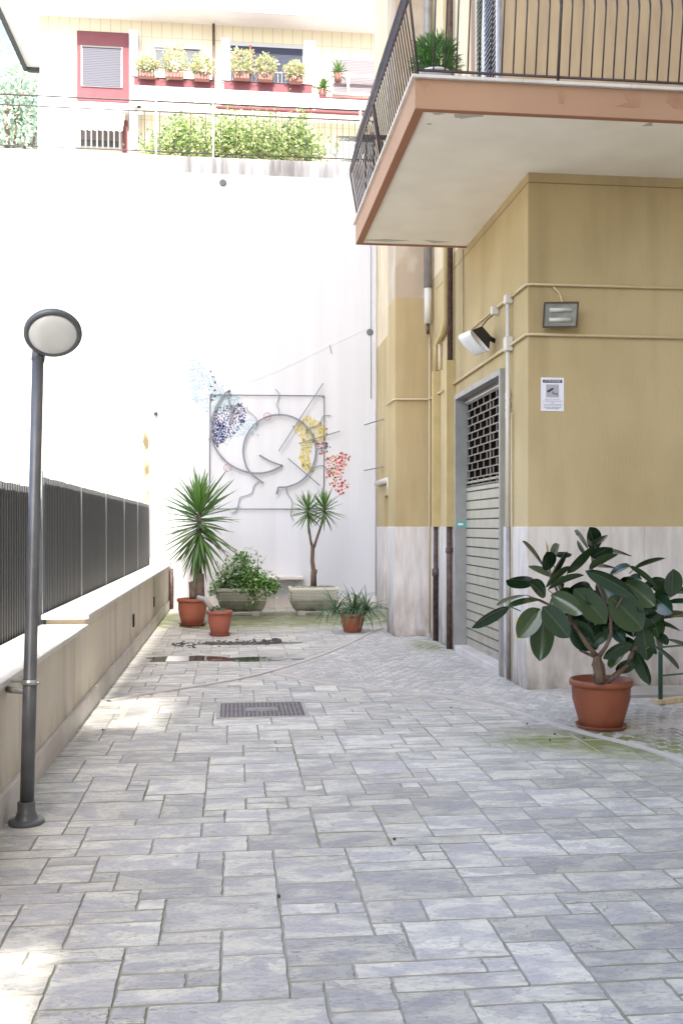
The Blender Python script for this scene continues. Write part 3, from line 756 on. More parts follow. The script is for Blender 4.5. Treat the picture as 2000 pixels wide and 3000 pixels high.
# dado: slabs of travertine
x=WX-.012
while x<XR:
    x2=min(x+1.12,XR); MB().bbox(x,x2-.002,FY-.015,FY+.06,-.03,1.5,.003).build('stone_slab',M['marble'],H); x=x2
for a,b in ((FY+.062,9.28),(9.282,GY0-.06),(GY1+.05,12.25),(12.252,12.9),(12.902,13.33),(14.0,14.9),(14.902,DY0),(DY1,YR)):
    MB().bbox(WX-.015,WX+.06,a,b-.002,-.03,1.5,.003).build('stone_slab',M['marble'],H)
BX(WX+.06,WX+.3,FY+.07,GY0-.06,-.03,1.5).build('wall_core',M['cement'],H)
BX(WX+.06,WX+.3,GY1+.05,DY0,-.03,1.5).build('wall_core',M['cement'],H)
BX(WX+.061,XR,FY+.061,FY+.3,-.03,1.499).build('wall_core',M['cement'],H)
# pilaster
pl=BX(2.20,WX,13.34,13.98,1.5,BS-.12).build('pilaster',M['stucco'],H)
BX(2.20,WX,13.34,13.98,BS-.12,14).build('pilaster',M['tan'],H)['label']='bare tan plaster upper part of the pilaster'
MB().bbox(2.185,WX-.016,13.325,13.995,-.03,1.5,.004).build('pilaster_base',M['marble'],H)
# horizontal joint under the balcony
jl=MB(); jl.box(WX,XR,FY-.003,FY,4.655,4.664); jl.box(WX-.003,WX,FY,13.0,4.655,4.664); jl.build('joint_line',M['joint'],H)
# door at the far end
BX(WX+.06,WX+.10,DY0,DY1,0,DZ).build('door',M['grey_metal'],H)
# garage shutter
fr=MB(); fx=WX-.045
fr.box(fx,WX+.17,GY0-.05,GY0,.0,GZ+.06); fr.box(fx,WX+.17,GY1,GY1+.05,.0,GZ+.06); fr.box(fx,WX+.17,GY0,GY1,GZ,GZ+.06)
go=fr.build('garage_frame',M['grey_metal'],H)
MB().bbox(WX-.055,WX+.22,GY0,GY1,-.03,.085,.006).build('door_sill',M['marble2'],H)
SX=WX+.09
gs=MB(); z=.09; k=0
while z<1.95:
    z2=min(z+.108,1.965)
    prof=[(SX,z),(SX,z+.086),(SX+.012,z+.091),(SX+.012,z+.099),(SX,z+.104)]
    vs=[];fs=[]
    for (xx,zz) in prof+[(SX,z2)]: vs+=[(xx,GY0+.01,zz),(xx,GY1-.01,zz)]
    for i in range(len(prof)): fs.append((2*i,2*i+1,2*i+3,2*i+2))
    gs.add(vs,fs)
    gs.box(SX-.006,SX-.0005,GY0+.01,GY1-.01,z+.103,z+.109)
    z=z2
sh=gs.build('roller_shutter',M['shutter'],H)
gr_=MB(); z=.09
while z<1.9: gr_.box(SX-.0015,SX+.002,GY0+.01,GY1-.01,z+.0895,z+.0985); z+=.108
gr_.build('groove_shade',M['brownpipe'],sh)  # dark strips painting the shade inside the slat grooves
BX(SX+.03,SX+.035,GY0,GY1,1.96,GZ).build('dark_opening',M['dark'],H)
g=MB(); zt=2.955; n=11; dz=(zt-1.98)/n
for i in range(n+1): g.box(SX-.008,SX+.006,GY0+.02,GY1-.02,1.98+i*dz-.006,1.98+i*dz+.006)
for i in range(n):
    m_=7; dy=(GY1-GY0-.04)/m_
    for j in range(m_+1):
        y=GY0+.02+(j+(.5 if i%2 else 0))*dy
        if y<GY1-.02: g.box(SX-.006,SX+.004,y-.005,y+.005,1.98+i*dz+.006,1.98+(i+1)*dz-.006)
for y in (GY0+.025,GY1-.025,(GY0+GY1)/2-.1): g.box(SX+.006,SX+.018,y-.012,y+.012,1.98,zt)
g.build('grille',mat('grille_metal',(.26,.235,.21),.5,metal=.2),H)
BX(SX-.03,SX+.02,GY0+.005,GY1-.005,zt+.008,zt+.028).build('guide_bar',M['chrome'],H)
BX(SX-.02,SX+.02,GY0+.005,GY1-.005,zt+.032,GZ-.001).build('shutter_box',M['lamp'],H)
MB().tube([(SX-.01,10.45,.13),(SX-.04,10.47,.16),(SX-.04,10.60,.15),(SX-.01,10.62,.13)],.006,6).build('handle',M['chrome'],H)
# pipes and covers
def pipe(name,pts,r,m_,n=10): return MB().tube(pts,r,n).build(name,m_,H)
BX(2.585,WX,11.84,11.97,1.5,3.53).build('pipe_cover',M['boxyel'],H)
BX(2.60,WX,12.72,12.83,1.5,3.53).build('pipe_cover',M['boxyel'],H)
pipe('brown_drain_pipe',[(2.64,11.9,3.53),(2.64,11.9,14)],.036,M['brownpipe'])
pipe('cast_iron_pipe',[(2.63,11.9,0),(2.63,11.9,1.5)],.036,M['brownpipe'])
pipe('cast_iron_pipe',[(2.64,12.77,0),(2.64,12.77,.85),(2.64,12.77,.851),(2.64,12.77,.95),(2.64,12.77,.951),(2.64,12.77,1.5)],[.035,.035,.046,.046,.028,.028],M['brownpipe'])
pipe('pipe_coupling',[(2.63,11.9,1.18),(2.63,11.9,1.24)],.044,M['brownpipe'])
pipe('painted_pipe',[(2.645,12.15,14),(2.645,12.15,4.08),(2.645,12.32,3.96),(2.645,12.72,3.90),(2.645,12.77,3.84),(2.645,12.77,3.53)],[.042,.042,.04,.03,.03,.03],M['boxyel'])
pipe('painted_pipe',[(2.66,12.6,3.86),(2.66,12.6,3.53)],.022,M['cream'])
pipe('zinc_pipe',[(2.615,13.16,4.72),(2.615,13.16,14)],.055,M['greypipe'])
pipe('zinc_pipe',[(2.615,13.16,4.24),(2.615,13.16,4.72)],.05,M['pvc'])
pipe('pipe_stub',[(2.615,13.16,4.10),(2.615,13.16,4.25)],.022,M['brownpipe'])
pipe('pipe_coupling',[(2.61,13.16,5.95),(2.61,13.16,6.0)],.066,M['brownpipe'])
def cond(pts,r,m_='conduit'): return pipe('conduit',pts,r,M[m_],8)
o_=.022
cond([(XR,FY-o_,3.72),(WX+.02,FY-o_,3.72),(WX-o_,FY-o_*.2,3.72),(WX-o_,9.30,3.72)],.013)
cond([(WX-o_,9.32,3.72),(WX-o_,9.95,3.735),(WX-.015,10.0,3.735),(WX-.015,11.35,3.735),(WX-.015,11.38,3.75),(WX-.015,11.38,4.75)],[.016,.016,.008,.008,.008,.008])
cond([(XR,FY-o_,3.255),(WX+.02,FY-o_,3.262),(WX-o_,FY-o_*.2,3.262),(WX-o_,12.0,3.235)],.014)
cond([(WX-.012,9.5,3.28),(WX-.012,11.95,3.255)],.006)
pipe('conduit',[(WX-.04,9.37,1.5),(WX-.04,9.37,3.72)],.020,M['pvc'])
pipe('conduit',[(WX-.035,9.37,.02),(WX-.035,9.37,1.5)],.022,M['greypipe'])
cond([(WX-.02,9.31,.02),(WX-.02,9.31,2.6)],.007)
cond([(WX-.02,12.4,3.24),(2.66,12.76,3.24),(2.66,13.25,3.24),(2.64,13.31,3.24),(2.20,13.32,3.235),(2.17,13.4,3.23),(2.17,13.9,3.23)],.013)
cond([(2.66,13.27,.05),(2.66,13.27,4.1)],.014)
for bb in ((WX-.075,WX,9.33,9.41,3.66,3.75),(WX-.075,WX,9.83,9.90,3.66,3.75),(WX-.075,WX,9.32,9.42,3.20,3.34)):
    MB().bbox(*bb,.008).build('junction_box',M['pvc'],H)
MB().tube([(WX-.05,18.1,2.3),(WX-.05,16.9,2.3),(WX-.05,16.6,2.3),(WX-.05,16.6,2.05)],.05,10).build('vent_pipe',M['pvc'],H)
MB().tube([(WX-.03,BY-.03,0.2),(WX-.03,BY-.03,5.0),(WX-.03,BY-.03,9)],.012,8).build('conduit',M['pvc'],H)
MB().tube([(WX-.12,BY-.03,3.9),(WX-.12,BY-.03,9)],.006,6).build('conduit',M['steel'],H)
for z in (2.55,3.4): MB().tube([(WX-.25,BY-.06,z),(WX-.02,BY-.9,z+.02)],.010,6).build('iron_stay',M['steel'],H)

# balcony: slab, lip, coping, soffit
bx0,by0,by1=1.40,7.55,11.27
slab_=MB()
slab_.box(bx0,bx0+.075,by0,by1,BS-.012,BS+.215); slab_.box(bx0+.075,XR,by0,by0+.055,BS-.012,BS+.215); slab_.box(bx0+.075,WX,by1-.03,by1,BS-.012,BS+.215)
B=slab_.build('balcony_fascia',M['terra'],H)
lip=MB(); lip.box(bx0+.002,bx0+.075,by0+.002,by1-.002,BS-.016,BS-.0125); lip.box(bx0+.075,XR,by0+.002,by0+.055,BS-.016,BS-.0125); lip.box(bx0+.075,WX,by1-.03,by1-.002,BS-.016,BS-.0125)
lip.build('drip_edge',M['terraedge'],B)
BX(bx0+.0755,XR,by0+.0555,by1-.0305,BS,BS+.2).build('balcony_slab',M['soffit'],H)
cp=MB(); x=bx0-.03
while x<XR: x2=min(x+.88,XR); cp.bbox(x,x2-.003,by0-.03,by0+.25,BS+.2155,BS+.243,.004); x=x2
y=by0+.253
while y<by1: y2=min(y+.92,by1+.03); cp.bbox(bx0-.03,bx0+.25,y,y2-.003,BS+.2155,BS+.243,.004); y=y2
cp.bbox(bx0+.252,WX,by1-.22,by1+.03,BS+.2155,BS+.243,.004)
cp.build('balcony_coping',M['marble2'],H)
BX(bx0+.2505,XR,by0+.2505,by1-.2205,BS+.2005,BS+.235).build('balcony_floor',M['terra'],H)
# railing
RZ0=BS+.243; ZB=5.57; ZT=5.97; BO=.085
RL=bx0+.03; RF=by0+.03
rail=MB()
rail.tube([(XR,RF,RZ0+.055),(RL,RF,RZ0+.055),(RL,by1-.02,RZ0+.055),(WX,by1-.02,RZ0+.055)],.012,4)
railo=rail.build('railing',M['ironred'],H)
tr=MB(); tr.tube([(RL-BO,by1-.02+BO,ZB),(RL-BO,RF-BO,ZB)],.011,6); tr.tube([(XR,RF,ZT),(RL,RF,ZT),(RL,by1-.02,ZT),(WX,by1-.02,ZT)],.028,4); tr.build('top_rail',M['iron'],railo)
def bal(x,y,ox,oy,th=.0065,post=False):
    a=(x,y,RZ0+(.0 if post else .055)); b=(x+ox*BO,y+oy*BO,ZB); c=(x+ox*BO*.96,y+oy*BO*.96,ZB+.05); d=(x,y,ZT)
    MB().tube([a,b,c,d],[th,th,th*1.35,th*1.35],6).build('post' if post else 'baluster',M['iron'],railo)
n=41
for i in range(n):
    y=RF+.09*(i+1)
    if y<by1-.06: bal(RL,y,-1,0,.0065 if i!=20 else .018,i==20)
i=0; x=RL+.03
bal(RL,RF,-1,-1,.011,True)
bal(RL,by1-.02,-1,1,.011,True)
while x<5.0:
    x+=.0905; i+=1
    p=(i%6==0 and i%12==0) 
    bal(x,RF,0,-1,.012 if p else .0065,p)
x=RL
for i in range(13):
    x+=.092; bal(x,by1-.02,0,1)
kn=MB()
for i in (2,5):
    for k in range(7): kn.lathe([(.0,-.016),(.014,0),(.0,.016)],(RL+.092*i,by1-.02+BO*(k*.085+.08)/.6,RZ0+.08+k*.085),8)
kn.build('twisted_knots',M['iron'],railo)
pb=MB(); pb.box(RL+.02,WX-.2,by1+.02,by1+.03,5.35,5.62); 
# french window on the side face above
BX(WX-.02,WX+.2,10.72,10.949,BS+.24,14).build('door_reveal',M['brownwood'],H)
def louvre(y0,y1,m_,name='louvred_leaf'):
    fr=MB(); X=WX-.012
    fr.box(X-.02,X+.02,y0,y0+.045,BS+.26,7.4); fr.box(X-.02,X+.02,y1-.045,y1,BS+.26,7.4)
    f_=fr.build(name,m_,H); l=MB(); z=BS+.27
    while z<7.3:
        l.add([(X-.018,y0+.045,z),(X-.018,y1-.045,z),(X+.012,y1-.045,z+.032),(X+.012,y0+.045,z+.032),(X-.018,y0+.045,z+.006),(X-.018,y1-.045,z+.006),(X+.012,y1-.045,z+.038),(X+.012,y0+.045,z+.038)],
              [(0,1,2,3),(4,7,6,5),(0,4,5,1),(1,5,6,2),(2,6,7,3),(3,7,4,0)]); z+=.052
    l.build('louvres',m_,f_)
louvre(9.80,10.38,M['lou_w']); louvre(10.39,10.71,M['lou_c'])
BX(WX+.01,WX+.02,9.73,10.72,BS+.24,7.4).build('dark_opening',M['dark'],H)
BX(WX-.03,WX+.2,UYF-.01+.012,9.795,BS+.24,14).build('door_frame',M['greypipe'],H)
BX(WX+.0,WX+.3,9.8,10.95,7.4,14).build('upper_wall',M['cream'],H)
BX(WX+.3,XR,FY+.3,YR,13.9,14).build('roof',M['cement'],H)
# peeling paint under the slab and repairs on the fascia
M['flake']=mat('peeled_paint',(.50,.46,.40),.9); M['repair']=mat('fascia_repair',(.34,.18,.105),.8,(.38,.215,.13),9.)
rr=random.Random(8)
fk=MB()
def Sf(u,v): return G(u,v,BS)
for pl_ in ([(1330,333),(1405,333),(1418,340),(1350,347),(1332,342)],[(1266,330),(1300,333),(1275,336)],[(1250,361),(1262,361),(1264,365),(1250,365)],[(1512,337),(1560,339),(1530,341)],[(1880,370),(1905,356),(1912,368)],[(1060,703),(1130,700),(1200,705),(1130,708)],[(1240,703),(1320,709),(1270,711)]):
    q=[Sf(*p) for p in pl_]; q=[(x,max(y,by0+.058)) for x,y in q]; q=[(x,min(y,by1-.032)) for x,y in q]
    out=[]
    for i in range(len(q)):
        a=q[i]; b=q[(i+1)%len(q)]
        for k in range(3): t_=k/3; out.append((a[0]+(b[0]-a[0])*t_+rr.uniform(-.006,.006),min(by1-.032,max(by0+.058,a[1]+(b[1]-a[1])*t_+rr.uniform(-.006,.006)))))
    fk.prism(out,BS-.0022,BS-.0002)
fk.build('peeling_paint',M['flake'],H)['kind']='stuff'
fk=MB()
for pl_ in ([(1825,275),(1873,270),(1876,300),(1868,316),(1800,311),(1838,300)],[(1955,270),(2080,274),(2080,330),(1975,318),(1950,300)],[(1632,268),(1655,268),(1652,305),(1636,302)],[(1228,244),(1254,244),(1240,266)]):
    q=[P(u,v,by0) for u,v in pl_]; out=[]
    for i in range(len(q)):
        a=q[i]; b=q[(i+1)%len(q)]
        for k in range(4): t_=k/4; out.append((a[0]+(b[0]-a[0])*t_+rr.uniform(-.005,.005),min(BS+.21,max(BS-.008,a[1]+(b[1]-a[1])*t_+rr.uniform(-.005,.005)))))
    MB().prismy(out,by0-.0022,by0-.0002).build('repair_patch',M['repair'],B)
# things on the balcony
fz=BS+.244
def leafstrip(mb,att,uv,base,dr,side,L_,W_,droop,seg=6,fold=.25,rnd=0.,wh=0.,shape='sword',curl=0.,across=2):
    base=Vector(base); dr=Vector(dr).normalized(); side=Vector(side); side=(side-dr*side.dot(dr)).normalized(); up=side.cross(dr).normalized()
    n0=len(mb.v); vs=[]; p=base.copy(); d=dr.copy(); step=L_/seg
    for i in range(seg+1):
        s=i/seg
        if shape=='sword': wv=W_*min(1,.45+1.6*s)*(1-s**2.2)**.8 if s<1 else 0.
        elif shape=='oval': wv=W_*(math.sin(math.pi*min(1,max(0,s))**.95)**.52) if 0<s<1 else W_*.03
        else: wv=W_*math.sin(math.pi*s)**.8 if 0<s<1 else 0.
        nn=side.cross(d).normalized()
        for k in range(across+1):
            q=k/across*2-1
            zz=(1-abs(q))*-fold*wv*.5 + abs(q)*fold*wv*.5
            pt=p+side*(q*wv*.5)+nn*zz+nn*curl*(q*q)*wv*.5
            vs.append(pt); att.append((rnd,wh,0)); uv.append((k/across,s))
        d=(d+Vector((0,0,-1))*droop/seg).normalized(); p=p+d*step
    fs=[]; a=across+1
    for i in range(seg):
        for k in range(across): fs.append((i*a+k,i*a+k+1,(i+1)*a+k+1,(i+1)*a+k))
    mb.add(vs,fs,True)
def bush(name,parent,m_,cx,cy,cz,rx,ry,rz,n,size,seed,wprob=0.,shape='oval',up=0.,bottom=-1.,wf=.6):
    r=random.Random(seed); mb=MB(); at=[]; uv=[]
    for i in range(n):
        while True:
            v=Vector((r.uniform(-1,1),r.uniform(-1,1),r.uniform(bottom,1)))
            if v.length<1: break
        k=.55+.45*r.random(); v=v*(k/max(v.length,.3)) if v.length>.3 else v
        if v.length>1: v.normalize()
        lump=1+.18*math.sin(v.x*5+seed)*math.cos(v.y*4+seed*2)+.12*math.sin(v.z*7+seed)
        b=(cx+v.x*rx*lump,cy+v.y*ry*lump,cz+v.z*rz*lump)
        d=Vector((v.x+r.uniform(-.7,.7),v.y+r.uniform(-.7,.7),v.z*.6+r.uniform(-.6,.6)+up))
        if d.length<.05: d=Vector((0,0,1))
        sd_=Vector((r.uniform(-1,1),r.uniform(-1,1),r.uniform(-.4,.4)))
        if sd_.cross(d).length<.05: sd_=Vector((1,.3,0))
        s=size*r.uniform(.6,1.3)
        leafstrip(mb,at,uv,b,d,sd_,s,s*wf,.5,3,.2,r.random(),1. if r.random()<wprob else 0.,shape)
    return mb.build(name,m_,parent,attr=at)
px,py=D(1272,185,7.6+.3).x,D(1272,185,7.9).y
t=thing('potted_plant',(px,py,fz),'green feathery plant in a low pale pot on the balcony corner','plant')
MB().lathe([(.0,0),(.10,0),(.13,.10),(.137,.10),(.137,.115),(.12,.115),(.115,.09),(.0,.09)],(px,py,fz),28).build('pot',M['whiteplastic'],t)
MB().lathe([(.0,.088),(.116,.092),(.0,.1)],(px,py,fz),20).build('soil',M['soil'],t)
bush('foliage',t,M['basil'],px,py,fz+.23,.17,.15,.17,1500,.075,3,shape='sword',up=.9,wf=.13)
sx,sy=px+.32,py+.35
t=thing('plant_tray',(sx,sy,fz),'low pinkish stone trough beside the feathery plant on the balcony','trough')
MB().bbox(px+.12,px+.42,py+.02,py+.16,fz,fz+.07,.01).build('trough',M['marble2'],t)
MB().prismy([(px+.18,fz+.07),(px+.34,fz+.07),(px+.27,fz+.15)],py+.05,py+.12).build('stone',M['marble2'],t)
t=thing('wooden_plank',(px+.55,py+.9,fz),'narrow wooden board leaning on the wall behind the balcony railing','plank')
b=MB(); X_=Q(1350,200,2.5)
b.bbox(2.30,2.34,10.0,10.14,fz,fz+1.25,.004); b.build('board',M['wood'],t)
t=thing('garden_bottle',(2.15,9.4,fz),'dark narrow umbrella stand on the balcony behind the railing','stand')
MB().lathe([(.0,0),(.045,0),(.04,.25),(.03,.5),(.05,.52),(.0,.52)],(2.12,9.35,fz),16).build('body',M['greypipe'],t)
MB().lathe([(.0,.0),(.06,.0),(.06,.02),(.0,.02)],(2.12,9.35,fz+.52),16).build('cap',M['blackplastic'],t)

# flood lights, sign, stickers
def oriented(c,n,up=(0,0,1)):
    n=Vector(n).normalized(); x=Vector(up).cross(n).normalized(); y=n.cross(x); m_=Matrix((x,y,n)).transposed(); c=Vector(c)
    return lambda a,b,k: c+m_@Vector((a,b,k))
def qbox(mb,fn,a0,a1,b0,b1,k0,k1,tf=0.):
    vs=[fn(a,b,k) for k,s in ((k0,1.-tf),(k1,1.)) for a,b in ((a0*s,b0*s),(a1*s,b0*s),(a1*s,b1*s),(a0*s,b1*s))]
    mb.add(vs,[(0,3,2,1),(4,5,6,7),(0,1,5,4),(1,2,6,5),(2,3,7,6),(3,0,4,7)])
xl,zt_=P(1585,884,FY-.1); xr,zb_=P(1686,963,FY-.1)
fc=Vector(((xl+xr)/2+.005,FY-.13,(zt_+zb_)/2))
t=thing('floodlight',(fc.x,FY,fc.z),'rectangular twin tube floodlight on the front wall above the camera sign','floodlight','floodlights on the yellow house')
fn=oriented(fc,(-.12,-.80,-.36))
b=MB(); qbox(b,fn,-.155,.155,-.115,.115,-.09,0,.35); b.build('body',M['bronze'],t)
b=MB()
for a in ((-.155,.155,.103,.117),(-.155,.155,-.117,-.103),(-.157,-.143,-.103,.103),(.143,.157,-.103,.103)): qbox(b,fn,*a,0,.014)
b.build('bezel',M['bronze'],t)
b=MB(); qbox(b,fn,-.143,.143,-.103,.103,0,.006); b.build('glass',M['flint'],t)
for q in (.045,-.045): 
    b=MB(); b.tube([fn(-.10,q,.010),fn(.10,q,.010)],.018,10); b.build('tube',M['floodtube'],t)
MB().tube([fn(.02,.10,-.06),(fc.x+.03,FY-.02,fc.z+.22),(fc.x-.03,FY-.02,3.70)],.010,8).build('cable',M['conduit'],t)
MB().tube([fn(0,0,-.09),(fc.x,FY,fc.z-.02)],.02,8).build('bracket',M['bronze'],t)
fc=Vector((2.47,9.98,3.40))
t=thing('floodlight',(WX,10.0,3.4),'floodlight with bulging white glass and black hood on the side wall over the shutter','floodlight','floodlights on the yellow house')
fn=oriented(fc,(-.66,-.16,-.72))
b=MB(); qbox(b,fn,-.13,.13,-.135,.135,-.15,0,.5); b.build('hood',M['blackplastic'],t)
b=MB(); n_=12
vs=[];fs=[]
for i in range(n_+1):
    a=math.pi*i/n_; yv=-.14*math.cos(a); kv=.055*math.sin(a)**.5+.001
    for sx_ in (-.135,-.12,.12,.135): vs.append(fn(sx_,yv,kv*(1. if abs(sx_)<.13 else .9)))
for i in range(n_):
    for j in range(3): fs.append((i*4+j,i*4+j+1,(i+1)*4+j+1,(i+1)*4+j))
fs.append(tuple(i*4 for i in range(n_+1))[::-1]); fs.append(tuple(i*4+3 for i in range(n_+1)))
b.add(vs,fs,True); b.build('glass',M['whiteplastic'],t)
MB().tube([fn(0,0,-.12),(WX,10.0,3.42)],.025,8).build('bracket',M['blackplastic'],t)
MB().tube([(WX-.03,9.87,3.68),(WX-.10,9.95,3.62),(2.52,9.97,3.53),fn(0,.08,-.08)],.006,6).build('cable',M['blackplastic'],t)

xl,zt_=P(1583,1106,FY); xr,zb_=P(1650,1205,FY)
t=thing('warning_sign',((xl+xr)/2,FY,(zt_+zb_)/2),'white video surveillance warning sign with black camera pictogram on the yellow front wall','sign')
ww=xr-xl; hh=zt_-zb_; cx=(xl+xr)/2; yS=FY-.006
BX(xl,xr,yS,FY-.0005,zb_,zt_).build('plate',M['plaque'],t)
BX(xl+ww*.08,xr-ww*.08,yS-.0015,yS-.0003,zt_-hh*.155,zt_-hh*.065).build('title_band',M['ink'],t)
BX(cx-ww*.28,cx+ww*.28,yS-.0012,yS-.0003,zt_-hh*.59,zt_-hh*.205).build('picture_field',M['signgrey'],t)
pic=MB()
def sp_(a,b): return (cx+a*ww,zt_-b*hh)
pic.prismy([sp_(-.25,.40),(sp_(.0,.30)),(sp_(.06,.345)),(sp_(-.19,.455))][::-1],yS-.003,yS-.0014)
pic.prismy([sp_(.0,.41),sp_(-.03,.42),sp_(.04,.50),sp_(.19,.495),sp_(.19,.475),sp_(.06,.475)],yS-.0032,yS-.0014)
pic.prismy([sp_(.18,.455),sp_(.21,.455),sp_(.21,.53),sp_(.18,.52)],yS-.0028,yS-.0014)
pic.build('camera_pictogram',M['ink'],t)
def text(s,x,z,size,m_,width=None,name='lettering',y=None):
    cu=bpy.data.curves.new('txt','FONT'); cu.body=s; cu.size=size; cu.align_x='CENTER'; cu.align_y='CENTER'; cu.extrude=.0
    to=bpy.data.objects.new('txt',cu); COL.objects.link(to); bpy.context.view_layer.update()
    dg=bpy.context.evaluated_depsgraph_get(); me=bpy.data.meshes.new_from_object(to.evaluated_get(dg)); bpy.data.objects.remove(to)
    xs=[v.co.x for v in me.vertices]; sc=(width/(max(xs)-min(xs))) if width else 1.
    mb=MB(); mb.add([(x+v.co.x*sc,y if y else yS-.003,z+v.co.y) for v in me.vertices],[tuple(p.vertices) for p in me.polygons])
    return mb.build(name,m_,t)
text('ATTENZIONE!',cx,zt_-hh*.11,hh*.085,M['plaque'],ww*.72)
text('AREA SOTTOPOSTA',cx,zt_-hh*.655,hh*.05,M['ink2'],ww*.66)
text('A VIDEOSORVEGLIANZA',cx,zt_-hh*.71,hh*.05,M['ink2'],ww*.82)
text('PER',cx,zt_-hh*.765,hh*.05,M['ink2'],ww*.14)
text('RAGIONI DI SICUREZZA',cx,zt_-hh*.82,hh*.055,M['ink'],ww*.78)
sm_=MB(); rr=random.Random(2)
for row,(wv) in ((.885,.36),(.925,.28)):
    a=-wv
    while a<wv: l=rr.uniform(.03,.09); sm_.box(cx+a*ww,cx+min(a+l,wv)*ww,yS-.0012,yS-.0003,zt_-(row+.012)*hh,zt_-(row-.010)*hh); a+=l+.02
sm_.build('fine_print',M['ink2'],t)
y,z=Q(1188*PX,1443*PX,WX-.016)
t=thing('yellow_sticker',(WX-.018,y,z),'small yellow sticker low on the travertine beside the shutter','sticker')
BX(WX-.018,WX-.0155,y-.06,y+.05,z-.10,z+.10).build('label_face',M['yellowtag'],t)
b=MB()
for k in range(4): b.box(WX-.0195,WX-.0185,y-.03,y+.02,z-.075+k*.04,z-.06+k*.04)
b.build('marks',M['ink'],t)
t=thing('green_sticker',(WX,GY1,1.53),'tiny green label on the far grey jamb of the roller shutter','sticker')
BX(WX-.03,WX+.09,GY1-.003,GY1-.0005,1.50,1.56).build('label_face',M['greentag'],t)
BX(WX-.01,WX+.05,GY1-.0045,GY1-.0035,1.52,1.54).build('marks',M['plaque'],t)
t=thing('house_number_plate',(WX-.02,9.42,2.7),'small white number plates fixed beside the vertical conduit','plate')
for z in (2.60,2.69,2.78): MB().bbox(WX-.03,WX-.001,9.40,9.50,z-.03,z+.035,.004).build('plate',M['whiteplastic'],t)
for z in (2.69,): 
    b=MB(); b.box(WX-.0315,WX-.0305,9.415,9.425,z-.02,z+.022); b.box(WX-.0315,WX-.0305,9.445,9.455,z-.02,z+.022); b.box(WX-.0315,WX-.0305,9.47,9.48,z-.02,z+.022); b.build('digits',M['ink2'],t)

# ------------------------------------------------------------------ pots
def pot_profile(rt,rb,h,rim=.02,rimh=.05):
    return [(.0,.004),(rb*.92,.004,0),(rb,.012,1),(rb+(rt-rb)*.35,h*.3,1),(rb+(rt-rb)*.72,h*.6,1),(rt-rim*.9,h-rimh-.006,1),(rt-rim*.8,h-rimh,0),(rt,h-rimh+.004,0),(rt+.004,h-rimh*.5,0),(rt,h-.004,0),(rt-.008,h,0),(rt-rim,h-.004,0),(rt-rim-.004,h-rimh,0)]
def potted(name,x,y,rt,rb,h,m_,label,cat='potted plant',saucer=True,rib=0.):
    t=thing(name,(x,y,0),label,cat)
    z0=.012 if saucer else .002
    MB().lathe(pot_profile(rt,rb,h),(x,y,z0),56,rib,28).build('pot',m_,t)
    if saucer: MB().lathe([(.0,.0),(rb*1.12,.0),(rb*1.25,.03),(rb*1.27,.034),(rb*1.22,.034),(rb*1.1,.010),(.0,.010)],(x,y,.002),44).build('saucer',m_,t)
    MB().lathe([(.0,h-.045+z0),(rt-.026,h-.052+z0)],(x,y,0),30).build('soil',M['soil'],t)
    return t
# rubber plant
rx_,ry_=2.715,7.10
t=potted('rubber_plant',rx_,ry_,.228,.150,.36,M['clay'],'big leathery leaved rubber plant in a ribbed terracotta pot near the right edge',rib=.035)
RD=7.12
def C5(cx,cy,dd=0.): return D(1300+cx/2.24,1480+cy/2.24,RD+dd)
st=MB()
st.tube([C5(1020,1165),C5(1012,1100),C5(1000,1040,.0),C5(1005,985)],[.036,.034,.033,.022],10)
st.tube([C5(1035,1165,.02),C5(1040,1110,.03),C5(1030,1050,.03),C5(1010,1010,.02)],[.022,.022,.024,.018],9)
st.tube([C5(1070,1160,.02),C5(1100,1135,0),C5(1200,1050,.02),C5(1245,950,.05),C5(1275,870,.08),C5(1340,690,.12),C5(1440,610,.1),C5(1490,590,.08)],[.02,.02,.019,.018,.015,.013,.010,.008],8)
st.tube([C5(1010,1000),C5(1060,930,-.02),C5(1095,850,-.03),C5(1092,740,0),C5(1040,600,.05),C5(970,420,.08),C5(985,290,.05)],[.018,.014,.013,.012,.011,.009,.006],8)
st.tube([C5(1000,990),C5(940,920,-.02),C5(860,800,.02),C5(740,680,0),C5(640,630,-.05),C5(560,600,-.06)],[.02,.018,.014,.012,.009,.006],8)
st.tube([C5(1000,1000),C5(930,970,.05),C5(890,950,.08)],[.013,.011,.01],7)
st.tube([C5(860,800,.02),C5(780,640,.1),C5(700,480,.12),C5(680,330,.1)],[.012,.011,.009,.006],7)
st.tube([C5(1092,740),C5(1160,620,-.08),C5(1200,520,-.12)],[.011,.009,.007],7)
for k in range(9):
    a=k*1.1; st.tube([C5(1000+12*math.cos(a)*2,1010+k*14,.0),C5(1000+30*math.cos(a),1000+k*14,-.03*math.sin(a))],[.012,.006],6)
st.build('trunk',M['bark'],t)
